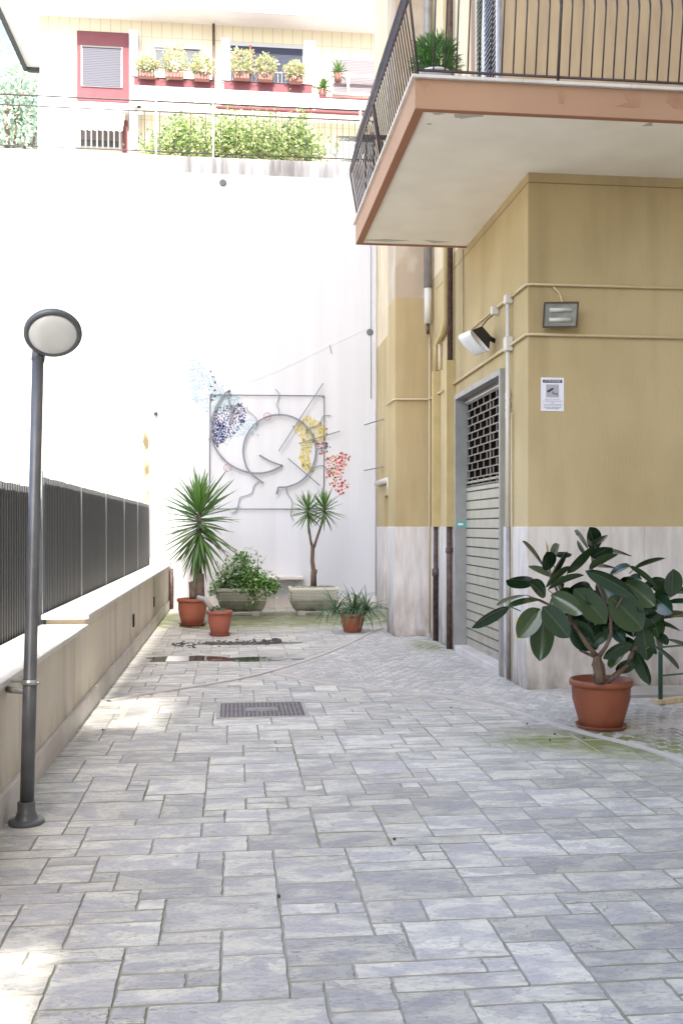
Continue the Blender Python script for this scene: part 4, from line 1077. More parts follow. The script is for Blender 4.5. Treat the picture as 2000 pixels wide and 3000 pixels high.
LV=[(1000,300,955,150,95,.05),(985,290,1050,200,60,.1),(965,345,1095,280,85,0),(690,425,672,308,92,.05),(700,385,752,258,50,.12),(650,400,520,240,20,.05),
(690,470,560,400,45,.1),(690,490,800,308,35,0),(805,450,965,278,55,-.05),(665,540,825,410,42,-.05),(680,555,905,455,42,-.02),(950,425,1132,320,50,-.02),(1060,300,1222,332,14,.1),
(1000,405,1125,410,16,.1),(590,520,415,490,85,-.05),(665,600,565,500,80,-.03),(545,590,352,655,16,0),(640,620,425,668,36,-.08),(432,665,192,798,66,-.15),
(632,680,488,862,132,-.15),(660,700,628,1008,145,-.02),(645,665,812,860,135,-.2),(700,590,900,705,115,-.1),(850,550,1055,765,155,-.02),(800,570,950,520,70,.1),
(850,755,942,948,145,0),(1085,785,945,915,115,.12),(925,430,1245,600,95,-.12),(1085,600,1295,805,195,-.05),(1190,505,1375,655,135,.0),(1365,600,1492,705,112,.02),
(1285,660,1425,850,135,.05),(1300,790,1330,1010,115,.0),(1245,950,1345,1170,78,.02),(1080,470,1215,395,45,.05),(1205,398,1392,538,32,.0),(1245,418,1442,348,26,.15),
(1330,548,1452,490,60,.05),(1495,600,1502,425,106,-.05),(1370,585,1600,555,38,.1),(1450,640,1620,640,30,.05),(1440,745,1620,712,48,.1),(1425,785,1548,822,26,.1),
(1450,875,1600,940,22,.12),(1365,915,1528,1072,22,.05),(1238,908,1048,1000,78,-.15),(1175,955,1098,1065,62,.05),(1232,1010,1145,1100,85,-.05),(900,640,820,830,110,.15),
(1100,760,1185,890,100,.12),(1395,840,1462,915,55,.1),(870,245,925,310,34,.12),(855,168,945,290,20,.1),(725,330,832,318,42,.15),(720,640,790,780,110,.12),(940,560,1010,690,120,.15),
(1000,500,1130,640,120,.15),(1180,640,1130,820,110,.18),(1220,700,1240,860,120,.16),(1360,700,1400,860,110,.16),(1290,560,1360,640,90,.15),(780,560,720,440,60,.18),(860,600,760,560,70,.2),
(1150,860,1230,960,80,.15),(1320,860,1260,980,90,.14),(1140,560,1250,500,80,.18)]
er=random.Random(12)
for k in range(34):
    a=er.uniform(0,6.283); cx=er.uniform(760,1400); cy=er.uniform(480,820); L_=er.uniform(110,210); a2=er.uniform(.2,2.9)
    LV.append((cx,cy,cx+L_*math.cos(a2),cy+L_*math.sin(a2)*.9,er.uniform(60,120),er.uniform(.08,.32)))
mb=MB(); at=[]; uv=[]; lr=random.Random(4)
for (bx_,by_,tx_,ty_,wp,dd) in LV:
    L_px=math.hypot(tx_-bx_,ty_-by_); wp*=1.1; full=max(wp,125 if L_px>110 else 80)
    dep=math.sqrt(max(0,(min(255,full*2.1))**2-L_px**2))*.00109 if L_px<full*1.9 else .02
    b=C5(bx_,by_,dd); tt=C5(tx_,ty_,dd+lr.choice((-1,-.7,.6))*dep*.7)
    ax=(tt-b); L_=ax.length
    view=(b-Vector((0,0,EYE))).normalized(); inpl=ax.cross(view).normalized()
    if ax.cross(view).length<.01: continue
    ph=math.acos(min(1,wp/full)); 
    rot=Matrix.Rotation(ph*lr.choice((1,1,-1)),3,ax.normalized()); side=rot@inpl
    nq=side.cross(ax.normalized())
    if nq.z*.55-nq.dot(view)*.85<0: side=-side     # glossy face up and outwards
    nn=side.cross(ax.normalized())
    bow=lr.uniform(.15,.5)
    dr=(ax.normalized()+Vector((0,0,1))*bow*.5).normalized()
    leafstrip(mb,at,uv,b,dr,side,L_*1.05,full*.00109,bow,9,.18,lr.random(),0,'oval',.0,4)
fo=mb.build('foliage',M['rubber'],t,attr=at,uv=uv)
sd2=fo.modifiers.new('s','SUBSURF'); sd2.levels=1; sd2.render_levels=1
mb=MB(); mb.tube([C5(680,315),C5(676,270),C5(664,222)],[.006,.008,.001],8); mb.tube([C5(1010,230,.05),C5(1016,200,.05),C5(1018,180,.05)],[.004,.005,.001],8); at=[(0,0,0)]*len(mb.v)
mb.build('leaf_shoot',M['shoot'],t,attr=at)
# petioles
pt=MB()
for (bx_,by_,tx_,ty_,wp,dd) in LV[::2]:
    cx2=bx_+(1000-bx_)*.12; pt.tube([C5(bx_,by_,dd),C5(cx2,by_+30,dd*.5)],[.0035,.0045],5)
pt.build('petioles',M['bark'],t)

def yucca_crown(mb,at,uv,c,axis,n,Lr,hgt,seed,w=.045,dmin=-.9):
    r=random.Random(seed); ax=Vector(axis).normalized()
    for i in range(n):
        s=i/(n-1)                       # 0 bottom .. 1 top
        el=dmin+(1.35-dmin)*s**1.0+r.uniform(-.18,.18); az=i*2.399+r.uniform(-.3,.3)
        d=Vector((math.cos(az)*math.cos(el),math.sin(az)*math.cos(el),math.sin(el)))
        b=Vector(c)+ax*(hgt*s)+Vector((d.x,d.y,0))*.015
        side=Vector((-math.sin(az),math.cos(az),0))+Vector((0,0,r.uniform(-.4,.4)))
        L_=r.uniform(*Lr)*(1.0 if s<.85 else .8)
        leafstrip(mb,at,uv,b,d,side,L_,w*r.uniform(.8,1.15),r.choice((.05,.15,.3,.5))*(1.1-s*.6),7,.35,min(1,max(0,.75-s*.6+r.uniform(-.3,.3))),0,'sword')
# big yucca
yx,yy_=D(442*PX,1400*PX,15.05).x,D(442*PX,1400*PX,15.05).y
t=potted('yucca',yx,yy_,.232,.165,.40,M['clay2'],'tall yucca with a shaggy crown in the largest terracotta pot by the low wall')
yd=yy_
def Y(u,v,dy=0.): x,z=P(u*PX,v*PX,yd+dy); return Vector((x,yd+dy,z))
tk=MB()
tk.tube([Y(452,1376),Y(452,1340),Y(454,1300),Y(456,1260),Y(457,1200),Y(458,1160)],[.075,.06,.047,.042,.036,.028],14)
tk.tube([Y(458,1378,-.03),Y(459,1350,-.03),Y(461,1330,-.03),Y(463,1317,-.03)],[.085,.07,.055,.038],12)
tk.tube([Y(446,1378,.0),Y(443,1360,-.02),Y(440,1342,-.02),Y(438,1336,-.02)],[.07,.055,.042,.036],12)
tk.build('trunk',M['barkgrey'],t)
mb=MB(); at=[]; uv=[]
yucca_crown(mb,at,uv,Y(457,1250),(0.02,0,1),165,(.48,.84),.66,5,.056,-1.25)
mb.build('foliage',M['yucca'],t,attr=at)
# small pot
yx,yy_=D(505*PX,1420*PX,13.85).x,13.72
t=potted('small_clay_pot',yx,yy_,.176,.118,.335,M['clay2'],'smaller terracotta pot with a little succulent and a grey cut branch, by the yucca')
bush('foliage',t,M['succ'],yx-.04,yy_-.02,.34,.10,.08,.06,90,.05,8,wprob=0.)
MB().tube([(yx-.30,yy_+.12,.52),(yx-.20,yy_+.06,.50),(yx-.10,yy_,.36)],[.034,.036,.034],12).build('cut_branch',M['cement'],t)
# spider plant
yx,yy_=D(808*PX,1430*PX,14.15).x,13.98
t=potted('spider_plant',yx,yy_,.175,.125,.27,M['clay'],'spider plant with arching strap leaves in a small terracotta pot by the pilaster',saucer=False)
mb=MB(); at=[]; uv=[]; r=random.Random(17)
for c_,n_ in (((-.0,0),55),((-.24,.02),38),((.20,.0),55),((.05,-.05),25)):
    for i in range(n_):
        az=r.uniform(0,6.283); el=r.uniform(.45,1.45); d=(math.cos(az)*math.cos(el),math.sin(az)*math.cos(el),math.sin(el))
        leafstrip(mb,at,uv,(yx+c_[0],yy_+c_[1],.27+r.uniform(0,.04)),d,(-math.sin(az),math.cos(az),r.uniform(-.3,.3)),r.uniform(.30,.52),.022,r.uniform(1.2,3.0),9,.3,r.random())
mb.build('foliage',M['spider'],t,attr=at)
mb=MB()
for c_ in (-.24,.2): mb.tube([(yx,yy_,.24),(yx+c_*.6,yy_,.27),(yx+c_,yy_,.27)],.008,6)
mb.build('runners',M['bark'],t)

# planters with woven relief
wv=bpy.data.materials.new('woven_concrete'); wv.use_nodes=True; tN=wv.node_tree; N=tN.nodes; Lk=tN.links; p=N['Principled BSDF']; p.inputs['Roughness'].default_value=.85
gg=N.new('ShaderNodeNewGeometry'); spz=N.new('ShaderNodeSeparateXYZ'); Lk.new(gg.outputs['Position'],spz.inputs[0])
mr_=N.new('ShaderNodeMapRange'); mr_.inputs['From Min'].default_value=.38; mr_.inputs['From Max'].default_value=.05; Lk.new(spz.outputs['Z'],mr_.inputs['Value'])
nz=N.new('ShaderNodeTexNoise'); nz.inputs['Scale'].default_value=5.; nz.inputs['Detail'].default_value=6; Lk.new(gg.outputs['Position'],nz.inputs['Vector'])
nr=N.new('ShaderNodeMapRange'); nr.inputs['From Min'].default_value=.35; nr.inputs['From Max'].default_value=.65; Lk.new(nz.outputs['Fac'],nr.inputs['Value'])
ma=N.new('ShaderNodeMath'); ma.operation='MULTIPLY'; Lk.new(mr_.outputs[0],ma.inputs[0]); Lk.new(nr.outputs[0],ma.inputs[1])
ma2=N.new('ShaderNodeMath'); ma2.operation='MULTIPLY'; ma2.inputs[1].default_value=1.3; ma2.use_clamp=True; Lk.new(ma.outputs[0],ma2.inputs[0])
mx=N.new('ShaderNodeMix'); mx.data_type='RGBA'; mx.inputs[6].default_value=(.60,.58,.50,1); mx.inputs[7].default_value=(.12,.13,.06,1); Lk.new(ma2.outputs[0],mx.inputs[0]); Lk.new(mx.outputs[2],p.inputs['Base Color'])
M['woven']=wv
M['trgh']=mat('trough_concrete',(.30,.29,.24),.9,(.22,.22,.17),7.,wash=((.09,.095,.05),.34,.05,1.1))
def planter(x0,x1,y0,y1,z1,label):
    t=thing('stone_planter',((x0+x1)/2,(y0+y1)/2,0),label,'planter','woven relief planters by the white wall')
    zb=.07; zk=.20
    prof=[(zb,.10),(zk*.6,.055),(zk,.02),(zk+.06,.008),(z1-.05,.0)]
    b=MB(); vs=[];fs=[]
    for z,ins in prof: vs+=[(x0+ins,y0+ins,z),(x1-ins,y0+ins,z),(x1-ins,y1-ins,z),(x0+ins,y1-ins,z)]
    for i in range(len(prof)-1):
        for k in range(4): fs.append((i*4+k,i*4+(k+1)%4,i*4+4+(k+1)%4,i*4+4+k))
    fs.append((3,2,1,0)); b.add(vs,fs); b.build('trough',M['trgh'],t)
    # woven relief: small raised bricks, horizontal and vertical
    r=MB(); i=0; z=zk+.06
    while z<z1-.07:
        x=x0+.02+(i%2)*.022
        while x<x1-.04:
            r.box(x,x+.030,y0-.011,y0+.004,z,z+.015); x+=.044
        z+=.024; i+=1
    z=zk+.06; i=0
    while z<z1-.07:
        y=y0+.02+(i%2)*.022
        while y<y1-.04:
            r.box(x0-.006,x0+.004,y,y+.034,z,z+.017); y+=.044
        z+=.024; i+=1
    r.build('woven_relief',wv,t)
    rm=MB(); e=.018
    for b_ in ((x0-e,x1+e,y0-e,y0+.03),(x0-e,x1+e,y1-.03,y1+e),(x0-e,x0+.03,y0+.03,y1-.03),(x1-.03,x1+e,y0+.03,y1-.03)): rm.bbox(*b_,z1-.05,z1,.006)
    rm.build('rim',wv,t)
    BX(x0+.03,x1-.03,y0+.03,y1-.03,z1-.06,z1-.02).build('soil',M['soil'],t)
    for xa_ in (x0+.13,x1-.25): MB().bbox(xa_,xa_+.13,y0+.09,y1-.09,.0,zb+.01,.004).build('foot',M['cement'],t)
    return t
pY=16.62
ax0,az0=P(500*PX,1352*PX,pY); ax1,_=P(613*PX,1352*PX,pY)
t=planter(ax0,ax1,pY,pY+.42,az0,'white woven relief stone planter, left one, overflowing with variegated foliage')
bx0_,bz0=P(667*PX,1350*PX,pY); bx1_,_=P(777*PX,1350*PX,pY)
t2=planter(bx0_,bx1_,pY,pY+.42,bz0,'white woven relief stone planter, right one, with the forked yucca growing in it')
mb=MB(); at=[]; uv=[]; r=random.Random(33)
for (fx_,fz_,fr_,n_) in ((.2,.14,.20,260),(.42,.30,.25,520),(.62,.15,.26,520),(.9,.05,.20,300),(.75,-.08,.16,200),(.05,.03,.14,110),(1.08,.03,.14,120),(.5,.5,.12,110),(-.08,-.02,.10,50),(.70,-.22,.10,70)):
    cx=ax0+(ax1-ax0)*fx_; cz=az0+fz_
    for i in range(int(n_*1.9)):
        v=Vector((r.gauss(0,.5),r.gauss(0,.4),r.gauss(0,.45)))*fr_
        sz=r.uniform(.035,.065); wh=1. if (r.random()<(.55 if fx_<.5 else .2)) else 0.
        leafstrip(mb,at,uv,(cx+v.x,pY+.14+v.y-.06*(fx_>.5),cz+v.z),(r.uniform(-1,1),r.uniform(-1,.2),r.uniform(-.4,.6)),(r.uniform(-1,1),r.uniform(-1,1),.2),sz,sz*.85,.6,3,.2,r.random(),wh,'oval')
mb.build('foliage',M['varieg'],t,attr=at)
sp2=MB()
for k in range(14):
    fx_=r.uniform(.1,.9); x=ax0+(ax1-ax0)*fx_; sp2.tube([(x,pY+.2,az0-.03),(x+r.uniform(-.1,.1),pY+.15,az0+.25),(x+r.uniform(-.2,.2),pY+.12,az0+r.uniform(.3,.65))],[.005,.004,.002],5)
sp2.build('stems',M['bark'],t)
tt_=[]
mb=MB(); at=[]; uv=[]
for k in range(16):                      # airy top sprays
    x=ax0+(ax1-ax0)*r.uniform(.3,.75); z=az0+r.uniform(.4,.68)
    for j in range(6): leafstrip(mb,at,uv,(x+r.uniform(-.06,.06),pY+.12+r.uniform(-.05,.05),z+r.uniform(-.03,.03)),(r.uniform(-1,1),r.uniform(-.5,.5),r.uniform(-.1,.2)),(0,1,.1),.045,.018,.3,3,.2,r.random(),.4*(r.random()<.5))
mb.build('sprays',M['varieg'],t,attr=at)
yd=pY+.2
tk=MB()
tk.tube([Y(720,1346),Y(720,1312),Y(720,1311),Y(717,1290),Y(718,1262),Y(718,1252)],[.052,.046,.040,.034,.033,.036],12)
tk.tube([Y(723,1316,-.01),Y(726,1308,-.02)],[.035,.022],8)
tk.tube([Y(717,1257),Y(713,1240),Y(709,1210),Y(706,1165)],[.026,.021,.019,.016],9)
tk.tube([Y(721,1257),Y(727,1238),Y(736,1212),Y(743,1190),Y(747,1160)],[.026,.021,.02,.018,.016],9)
tk.build('trunk',M['bark'],t2)
mb=MB(); at=[]; uv=[]
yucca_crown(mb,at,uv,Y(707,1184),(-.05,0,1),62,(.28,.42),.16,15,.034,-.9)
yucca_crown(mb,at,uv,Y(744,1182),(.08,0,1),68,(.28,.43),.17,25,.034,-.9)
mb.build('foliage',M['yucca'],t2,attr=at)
mb=MB(); at=[]; uv=[]
for i in range(260):
    x=r.uniform(bx0_+.03,bx1_-.03); y=r.uniform(pY+.03,pY+.38)
    leafstrip(mb,at,uv,(x,y,bz0-.03),(r.uniform(-.5,.5),r.uniform(-.5,.3),1),(1,r.uniform(-1,1),0),r.uniform(.03,.08),.008,1.,3,.1,r.random())
mb.build('weeds',M['grass'],t2,attr=at)

# weeds in joints along pilaster foot
for lo_,hi_,lb_ in ((0,90,'low green weeds along the foot of the travertine between pilaster and shutter'),(90,160,'thin weeds at the front foot of the pilaster')):
    mb=MB(); at=[]; uv=[]
    for i in range(lo_,hi_):
        if i<90: x=WX-.03-abs(r.gauss(0,.05)); y=r.uniform(11.7,13.3)
        else: x=r.uniform(2.2,2.6); y=13.3-abs(r.gauss(0,.03))
        leafstrip(mb,at,uv,(x,y,0),(r.uniform(-.6,.4),r.uniform(-.5,.5),1),(1,r.uniform(-1,1),0),r.uniform(.01,.035),.006,1.,3,.1,r.random())
    tag(mb.build('weeds',M['grass'],attr=at),lb_,'weeds',kind='stuff')

# green metal stand on the right
t=thing('folding_stand',(3.56,7.96,0),'green tubular metal stand on wooden feet behind the rubber plant','stand')
A0=Vector((3.56,7.96,0)); dv=Vector((1.,.40,0)).normalized(); B0=A0+dv*1.4
for p_ in (A0,B0): MB().tube([p_+Vector((0,0,.04)),p_+Vector((0,0,.96))],.019,12).build('upright',M['greenpaint'],t)
for z,rd in ((.95,.019),(.75,.019),(.49,.008),(.25,.008)): MB().tube([A0+Vector((0,0,z)),B0+Vector((0,0,z))],rd,10).build('rail',M['greenpaint'],t)
for p_ in (A0,B0):
    nv=Vector((.93,.36,0)); q=p_-nv*.06; q2=p_+nv*.55
    pn=Vector((-nv.y,nv.x,0))*.03
    MB().prism([(q.x+pn.x,q.y+pn.y),(q2.x+pn.x,q2.y+pn.y),(q2.x-pn.x,q2.y-pn.y),(q.x-pn.x,q.y-pn.y)],.015,.055).build('foot',M['wood'],t)

# ------------------------------------------------------------------ terrace above the white wall
TZ=WTOP-.05
tag(BX(-26,14,BY+.5,33.5,TZ-3,TZ).build('terrace_ground',M['smooth']),kind='structure')
RY=BY+.2
def rz(v): return P(600,v,RY)[1]
t=thing('terrace_railing',(0,RY,WTOP),'thin metal railing running along the top of the white wall','railing')
for zz,r_ in ((rz(303)-.0,.016),(rz(333),.012),(rz(449),.012)):
    MB().tube([(-9,RY,zz),(3.6,RY,zz)],r_,8).build('rail',M['iron'],t)
bars=MB(); x=-1.9
z0_,z1_=rz(449),rz(333); k=0
while x<3.0:
    bars.tube([(x,RY,z0_),(x,RY,z1_)],.0055 if x>.3 else .007,5,False); x+=.115 if x>.3 else .28; k+=1
bars.build('bars',M['iron'],t)
for xp in (P(458,400,RY)[0],P(625,400,RY)[0],2.4): MB().tube([(xp,RY,WTOP-.02),(xp,RY,rz(303))],.02,8).build('post',M['whiteplastic'],t)

# hedge
t=thing('hedge',(.6,BY+1.2,TZ),'bright green leafy hedge growing on the terrace behind the railing','hedge')
mb=MB(); at=[]; uv=[]; r=random.Random(77)
hY=BY+1.0
lumps=[(430,445,50,22),(480,425,60,45),(540,400,60,60),(600,415,60,55),(660,390,60,70),(720,405,60,60),(780,395,60,62),(850,410,60,55),(880,375,35,55),(910,425,50,40),(530,365,40,35),(700,440,120,30),(820,440,110,30),(600,445,110,25)]
for (u,v,ru,rv) in lumps:
    x,z=P(u,v,hY); sx=ru/F*hY; sz=rv/F*hY
    for i in range(int(sx*sz*6000)):
        a=Vector((r.gauss(0,.5),r.gauss(0,.5),r.gauss(0,.48)))
        zz=z+a.z*sz
        if zz<TZ: continue
        s=r.uniform(.05,.10)
        leafstrip(mb,at,uv,(x+a.x*sx,hY+.2+a.y*.45,zz),(r.uniform(-1,1),r.uniform(-1,.6),r.uniform(-.5,.8)),(r.uniform(-1,1),r.uniform(-1,1),r.uniform(-.3,.3)),s,s*.7,.5,2,.2,min(1,max(0,r.gauss(.45,.35)+(.3 if a.y>.2 else 0))),1. if r.random()<.18 else 0,'oval')
mb.build('foliage',M['hedge'],t,attr=at)
sm2=MB()
for k in range(24):
    u=430+20*k; x,z=P(u,465,hY); sm2.tube([(x,hY+.2,TZ),(x+r.uniform(-.1,.1),hY+.2,TZ+.5)],[.012,.006],5)
sm2.build('stems',M['bark'],t)
# low shrub left
t=thing('low_shrub',(P(250,440,hY)[0],hY,TZ),'pale yellow green low shrub on the terrace below the awning window','shrub')
bush('foliage',t,M['hedge'],P(250,440,hY)[0],hY,TZ+.08,.55,.2,.14,420,.06,9,wprob=.5,bottom=-.2)
MB().tube([(P(250,440,hY)[0],hY,TZ),(P(250,440,hY)[0],hY,TZ+.1)],.02,6).build('stem',M['bark'],t)
# small pale tree on the terrace
tx,_=P(985,460,BY+1.5); ty=BY+1.5
t=thing('ornamental_tree',(tx,ty,TZ),'small bare looking tree with whitewashed trunk on the terrace','tree')
ztree=P(985,345,ty)[1]
tk=MB(); tk.tube([(tx,ty,TZ),(tx+.03,ty,TZ+.45),(tx+.02,ty,TZ+.75)],[.045,.035,.025],9); r=random.Random(3); tips=[]
for k in range(11):
    a=k*.57; e=Vector((tx+.42*math.cos(a)*r.uniform(.6,1),ty+.3*math.sin(a),TZ+r.uniform(.75,1.08))); m1=Vector((tx+.02,ty,TZ+.6+.02*k)); mm_=m1.lerp(e,.5)+Vector((0,0,.06)); tk.tube([m1,mm_,e],[.014,.009,.004],6); tips.append(e); tips.append(mm_)
tk.build('trunk',M['whiteplastic'],t)
mb=MB(); at=[]; uv=[]
for e in tips:
    for j in range(34): leafstrip(mb,at,uv,(e.x+r.gauss(0,.08),e.y+r.gauss(0,.08),e.z+r.gauss(0,.06)),(r.uniform(-1,1),r.uniform(-1,1),r.uniform(-.5,.5)),(r.uniform(-1,1),1,.1),.035,.02,.3,2,.2,r.random(),.3)
mb.build('crown',M['treeleaf'],t,attr=at)
# white chair
cx_,_=P(1020,460,BY+1.1); cy_=BY+1.1
t=thing('garden_chair',(cx_,cy_,TZ),'white metal garden chair on the terrace beside the pale tree','chair')
s=.22
MB().bbox(cx_-s,cx_+s,cy_-s,cy_+s,TZ+.26,TZ+.29,.006).build('seat',M['whiteplastic'],t)
for a,b in ((-1,-1),(1,-1),(1,1),(-1,1)): MB().tube([(cx_+a*s*.95,cy_+b*s*.95,TZ),(cx_+a*s*.85,cy_+b*s*.85,TZ+.27)],.014,6).build('leg',M['whiteplastic'],t)
b=MB(); b.tube([(cx_+s-.02,cy_-s+.02,TZ+.29),(cx_+s+.06,cy_-s+.02,TZ+.56),(cx_+s+.07,cy_,TZ+.64),(cx_+s+.06,cy_+s-.02,TZ+.56),(cx_+s-.02,cy_+s-.02,TZ+.29)],.013,6)
for k in (-.1,0,.1): b.tube([(cx_+s-.02,cy_+k,TZ+.29),(cx_+s+.065,cy_+k,TZ+.6)],.009,6)
b.tube([(cx_-s,cy_-s+.02,TZ+.29),(cx_-s+.05,cy_-s+.02,TZ+.44),(cx_+s+.03,cy_-s+.02,TZ+.46)],.011,6)
b.build('backrest',M['whiteplastic'],t)

# ------------------------------------------------------------------ far building
FYY=30.
Hf=thing('apartment_block',(0,FYY,TZ),'cream and white apartment block with red panels and planted balconies above the white wall','building')
def fp(u,v,Y_=FYY): return P(u,v,Y_)
def fbox(name,m_,u0,u1,v0,v1,ya,yb,parent=None,ch=0.):
    x0,z1=fp(u0,v0,FYY+ya if ya<0 else FYY); x1,_=fp(u1,v0,FYY+ya if ya<0 else FYY); _,z0=fp((u0+u1)/2,v1,FYY+ya if ya<0 else FYY); _,z1=fp((u0+u1)/2,v0,FYY+ya if ya<0 else FYY)
    return BX(x0,x1,FYY+ya,FYY+yb,z0,z1).build(name,m_,parent or Hf)
# tiled facade
bt=bpy.data.materials.new('facade_tile'); bt.use_nodes=True; N=bt.node_tree.nodes; Lk=bt.node_tree.links; p=N['Principled BSDF']; p.inputs['Roughness'].default_value=.5
gg=N.new('ShaderNodeNewGeometry'); mp=N.new('ShaderNodeMapping'); mp.inputs['Rotation'].default_value=(R(90),0,0); Lk.new(gg.outputs['Position'],mp.inputs[0])
bk=N.new('ShaderNodeTexBrick'); bk.offset=0.; bk.inputs['Color1'].default_value=(.80,.73,.56,1); bk.inputs['Color2'].default_value=(.77,.70,.54,1); bk.inputs['Mortar'].default_value=(.55,.48,.35,1)
bk.inputs['Scale'].default_value=1.; bk.inputs['Brick Width'].default_value=.30; bk.inputs['Row Height'].default_value=.62; bk.inputs['Mortar Size'].default_value=.010
Lk.new(mp.outputs[0],bk.inputs['Vector']); Lk.new(bk.outputs['Color'],p.inputs['Base Color']); M['ftile']=bt
xl,_=fp(118,300); zs=EYE+1451/F*FYY*1.005
ztop=zs+.0
BX(xl,16,FYY,FYY+9,TZ-.0,ztop).build('facade_wall',bt,Hf)
# overhang / upper storey
xs0=P(80,240,33.4)[0]; yf=29.15
BX(xs0,16,yf,33.4,zs,zs+.02).build('soffit',M['fac_white'],Hf)
BX(xs0,16,yf-.02,33.4,zs+.021,zs+.9).build('upper_parapet',M['fac_white'],Hf)
for zz in (.12,.50,.54): BX(xs0-.01,16,yf-.05,yf-.02,zs+zz,zs+zz+.02).build('moulding',M['fac_grey'],Hf)
e=MB(); e.box(xs0-.12,xs0,yf,33.5,zs-.10,zs+.02); e.box(xs0,xl+.1,33.4,33.55,zs-.12,zs+.02); e.build('eave_edge',M['fac_dark'],Hf)
BX(xs0-.1,16,yf-.06,yf-.021,zs-.03,zs+.03).build('eave_line',M['fac_grey'],Hf)
fbox('tile_strip_sunlit',M['fac_white'],112,224,235,460,-.04,0)  # white sheet painting the blown-out sunlight on the lower tiles
# red panel with window
fbox('red_panel',M['redpaint'],226,378,93,296,-.10,0)
def window(u0,u1,v0,v1,ya,blind,frame,nb=26):
    w_=fbox('window',frame,u0-4,u1+4,v0-4,v1+4,ya,-.0)
    x0,z1=fp(u0,v0,FYY+ya); x1,_=fp(u1,v0,FYY+ya); _,z0=fp(u0,v1,FYY+ya)
    BX(x0,x1,FYY+ya-.0009,FYY+ya-.0001,z0,z1).build('backing',blind,w_)
    b=MB(); z=z0+.005; h=(z1-z0)/nb
    for i in range(nb): b.box(x0,x1,FYY+ya-.018,FYY+ya-.001,z0+i*h+.004,z0+(i+1)*h-.004)
    b.build('roller_blind',blind,w_)
    return w_
window(242,355,139,250,-.14,M['blind'],M['fac_grey'],22)
fbox('window_head',M['fac_dark'],240,357,135,139.5,-.18,-.141)
fbox('column',M['fac_grey'],379,404,88,470,-.5,0)
# recess part behind balcony 1
for u0,u1 in ((455,502),(540,584)): 
    w_=fbox('window',M['fac_white'],u0-3,u1+3,142,205,-.04,0); 
    x0,z1=fp(u0,146,FYY-.04); x1,z0=fp(u1,203,FYY-.04); BX(x0,x1,FYY-.05,FYY-.041,z0,z1).build('pane',M['glassdark'],w_)
fbox('window_head',M['fac_grey'],450,588,138,141.5,-.10,0)
fbox('wall_panel',M['fac_white'],406,455,172,232,-.02,0)
# downpipe
x,z1=fp(626,70,FYY-.2); _,z0=fp(626,368,FYY-.2); MB().tube([(x,FYY-.2,z0),(x,FYY-.2,z1)],.04,8).build('downpipe',M['brownpipe'],Hf)
# balcony windows
fbox('wall_panel',M['fac_white'],648,674,110,240,-.05,0); fbox('wall_panel',M['fac_white'],890,925,118,250,-.05,0)
window(676,886,133,236,-.10,M['blindblue'],M['fac_grey'],26)
fbox('window_post',mat('orange_post',(.45,.12,.07),.6),730,737,132,214,-.20,-.121)
window(977,1110,172,272,-.10,M['blindpink'],M['fac_grey'],22)
fbox('white_rail',M['fac_white'],972,1120,218,224,-.35,-.30); fbox('white_rail',M['fac_white'],972,1120,272,279,-.35,-.30); fbox('white_rail',M['fac_white'],1016,1023,224,272,-.35,-.301)
# balconies
def fbalcony(u0,u1,vr,vt,vred,vbot):
    yo=-1.0
    fbox('balcony_parapet',M['fac_white'],u0,u1,vred,vbot,yo,-.0)
    fbox('red_band',M['redpaint'],u0+8,u1-2,vt+2,vred-.3,yo-.01,-.0)
    r_=fbox('balcony_rail',M['iron'],u0,u1,vt,vt+2,yo-.03,yo+.02)
    Yp=FYY+yo; x0,zt=fp(u0,vr,Yp); x1,_=fp(u1,vr,Yp); _,zb=fp(u0,vt,Yp)
    b=MB(); n_=int((x1-x0)/.11)
    for i in range(n_+1): b.box(x0+i*.11-.007,x0+i*.11+.007,Yp-.007,Yp+.007,zb,zt)
    b.box(x0,x1,Yp-.015,Yp+.015,zt,zt+.03)
    b.build('bars',M['fac_grey'],r_)
fbalcony(385,628,192,228,254,298); fbalcony(648,916,206,240,268,312)
fbox('balcony_parapet',M['fac_white'],930,1125,292,324,-1.0,0)
fbox('red_line',M['redpaint'],940,1125,286,290,-1.02,-.0)
fbox('red_line',M['redpaint'],630,1125,320,325,-1.05,-.9)
fbox('parapet_edge',M['redpaint'],907,911,283,318,-1.05,-1.001)
fbox('floor_band',M['fac_white'],112,404,298,316,-.45,0)
# flower boxes on them
def fbx(u,v,w_,hp,seed,label,name='flower_box'):
    Yp=FYY-1.16; x,z=fp(u,v,Yp); 
    t=thing(name,(x,Yp,z),label,'flower box','flower boxes on the far balconies')
    MB().bbox(x-w_/2,x+w_/2,Yp-.10,Yp+.10,z-.16,z,.015).build('box',M['trough'],t)
    cr=MB(); 
    for k in range(6): xx=x-w_/2+w_*k/5; cr.tube([(xx,Yp-.11,z-.19),(xx,Yp-.12,z+.04)],.008,5)
    cr.tube([(x-w_/2-.02,Yp-.12,z+.03),(x+w_/2+.02,Yp-.12,z+.03)],.008,5)
    cr.build('hanger',M['iron'],t)
    bush('foliage',t,M['flower'],x,Yp,z+hp*.5,w_*.75,.24,hp*.7,int(620),.085,seed,wprob=.25,bottom=-.7,up=.3)
fbx(430,212,.42,.42,1,'clay flower box at the left end of the first far balcony')
fbx(512,214,.50,.62,2,'clay flower box with the tallest bush in the middle of the first far balcony')
fbx(592,220,.44,.48,3,'clay flower box nearest the downpipe on the first far balcony')
fbx(708,218,.46,.62,4,'largest clay flower box left of the three before the blue blind')
fbx(778,222,.42,.52,5,'middle clay flower box of the three before the blue blind')
fbx(866,228,.38,.40,6,'smallest clay flower box right of the three before the blue blind')
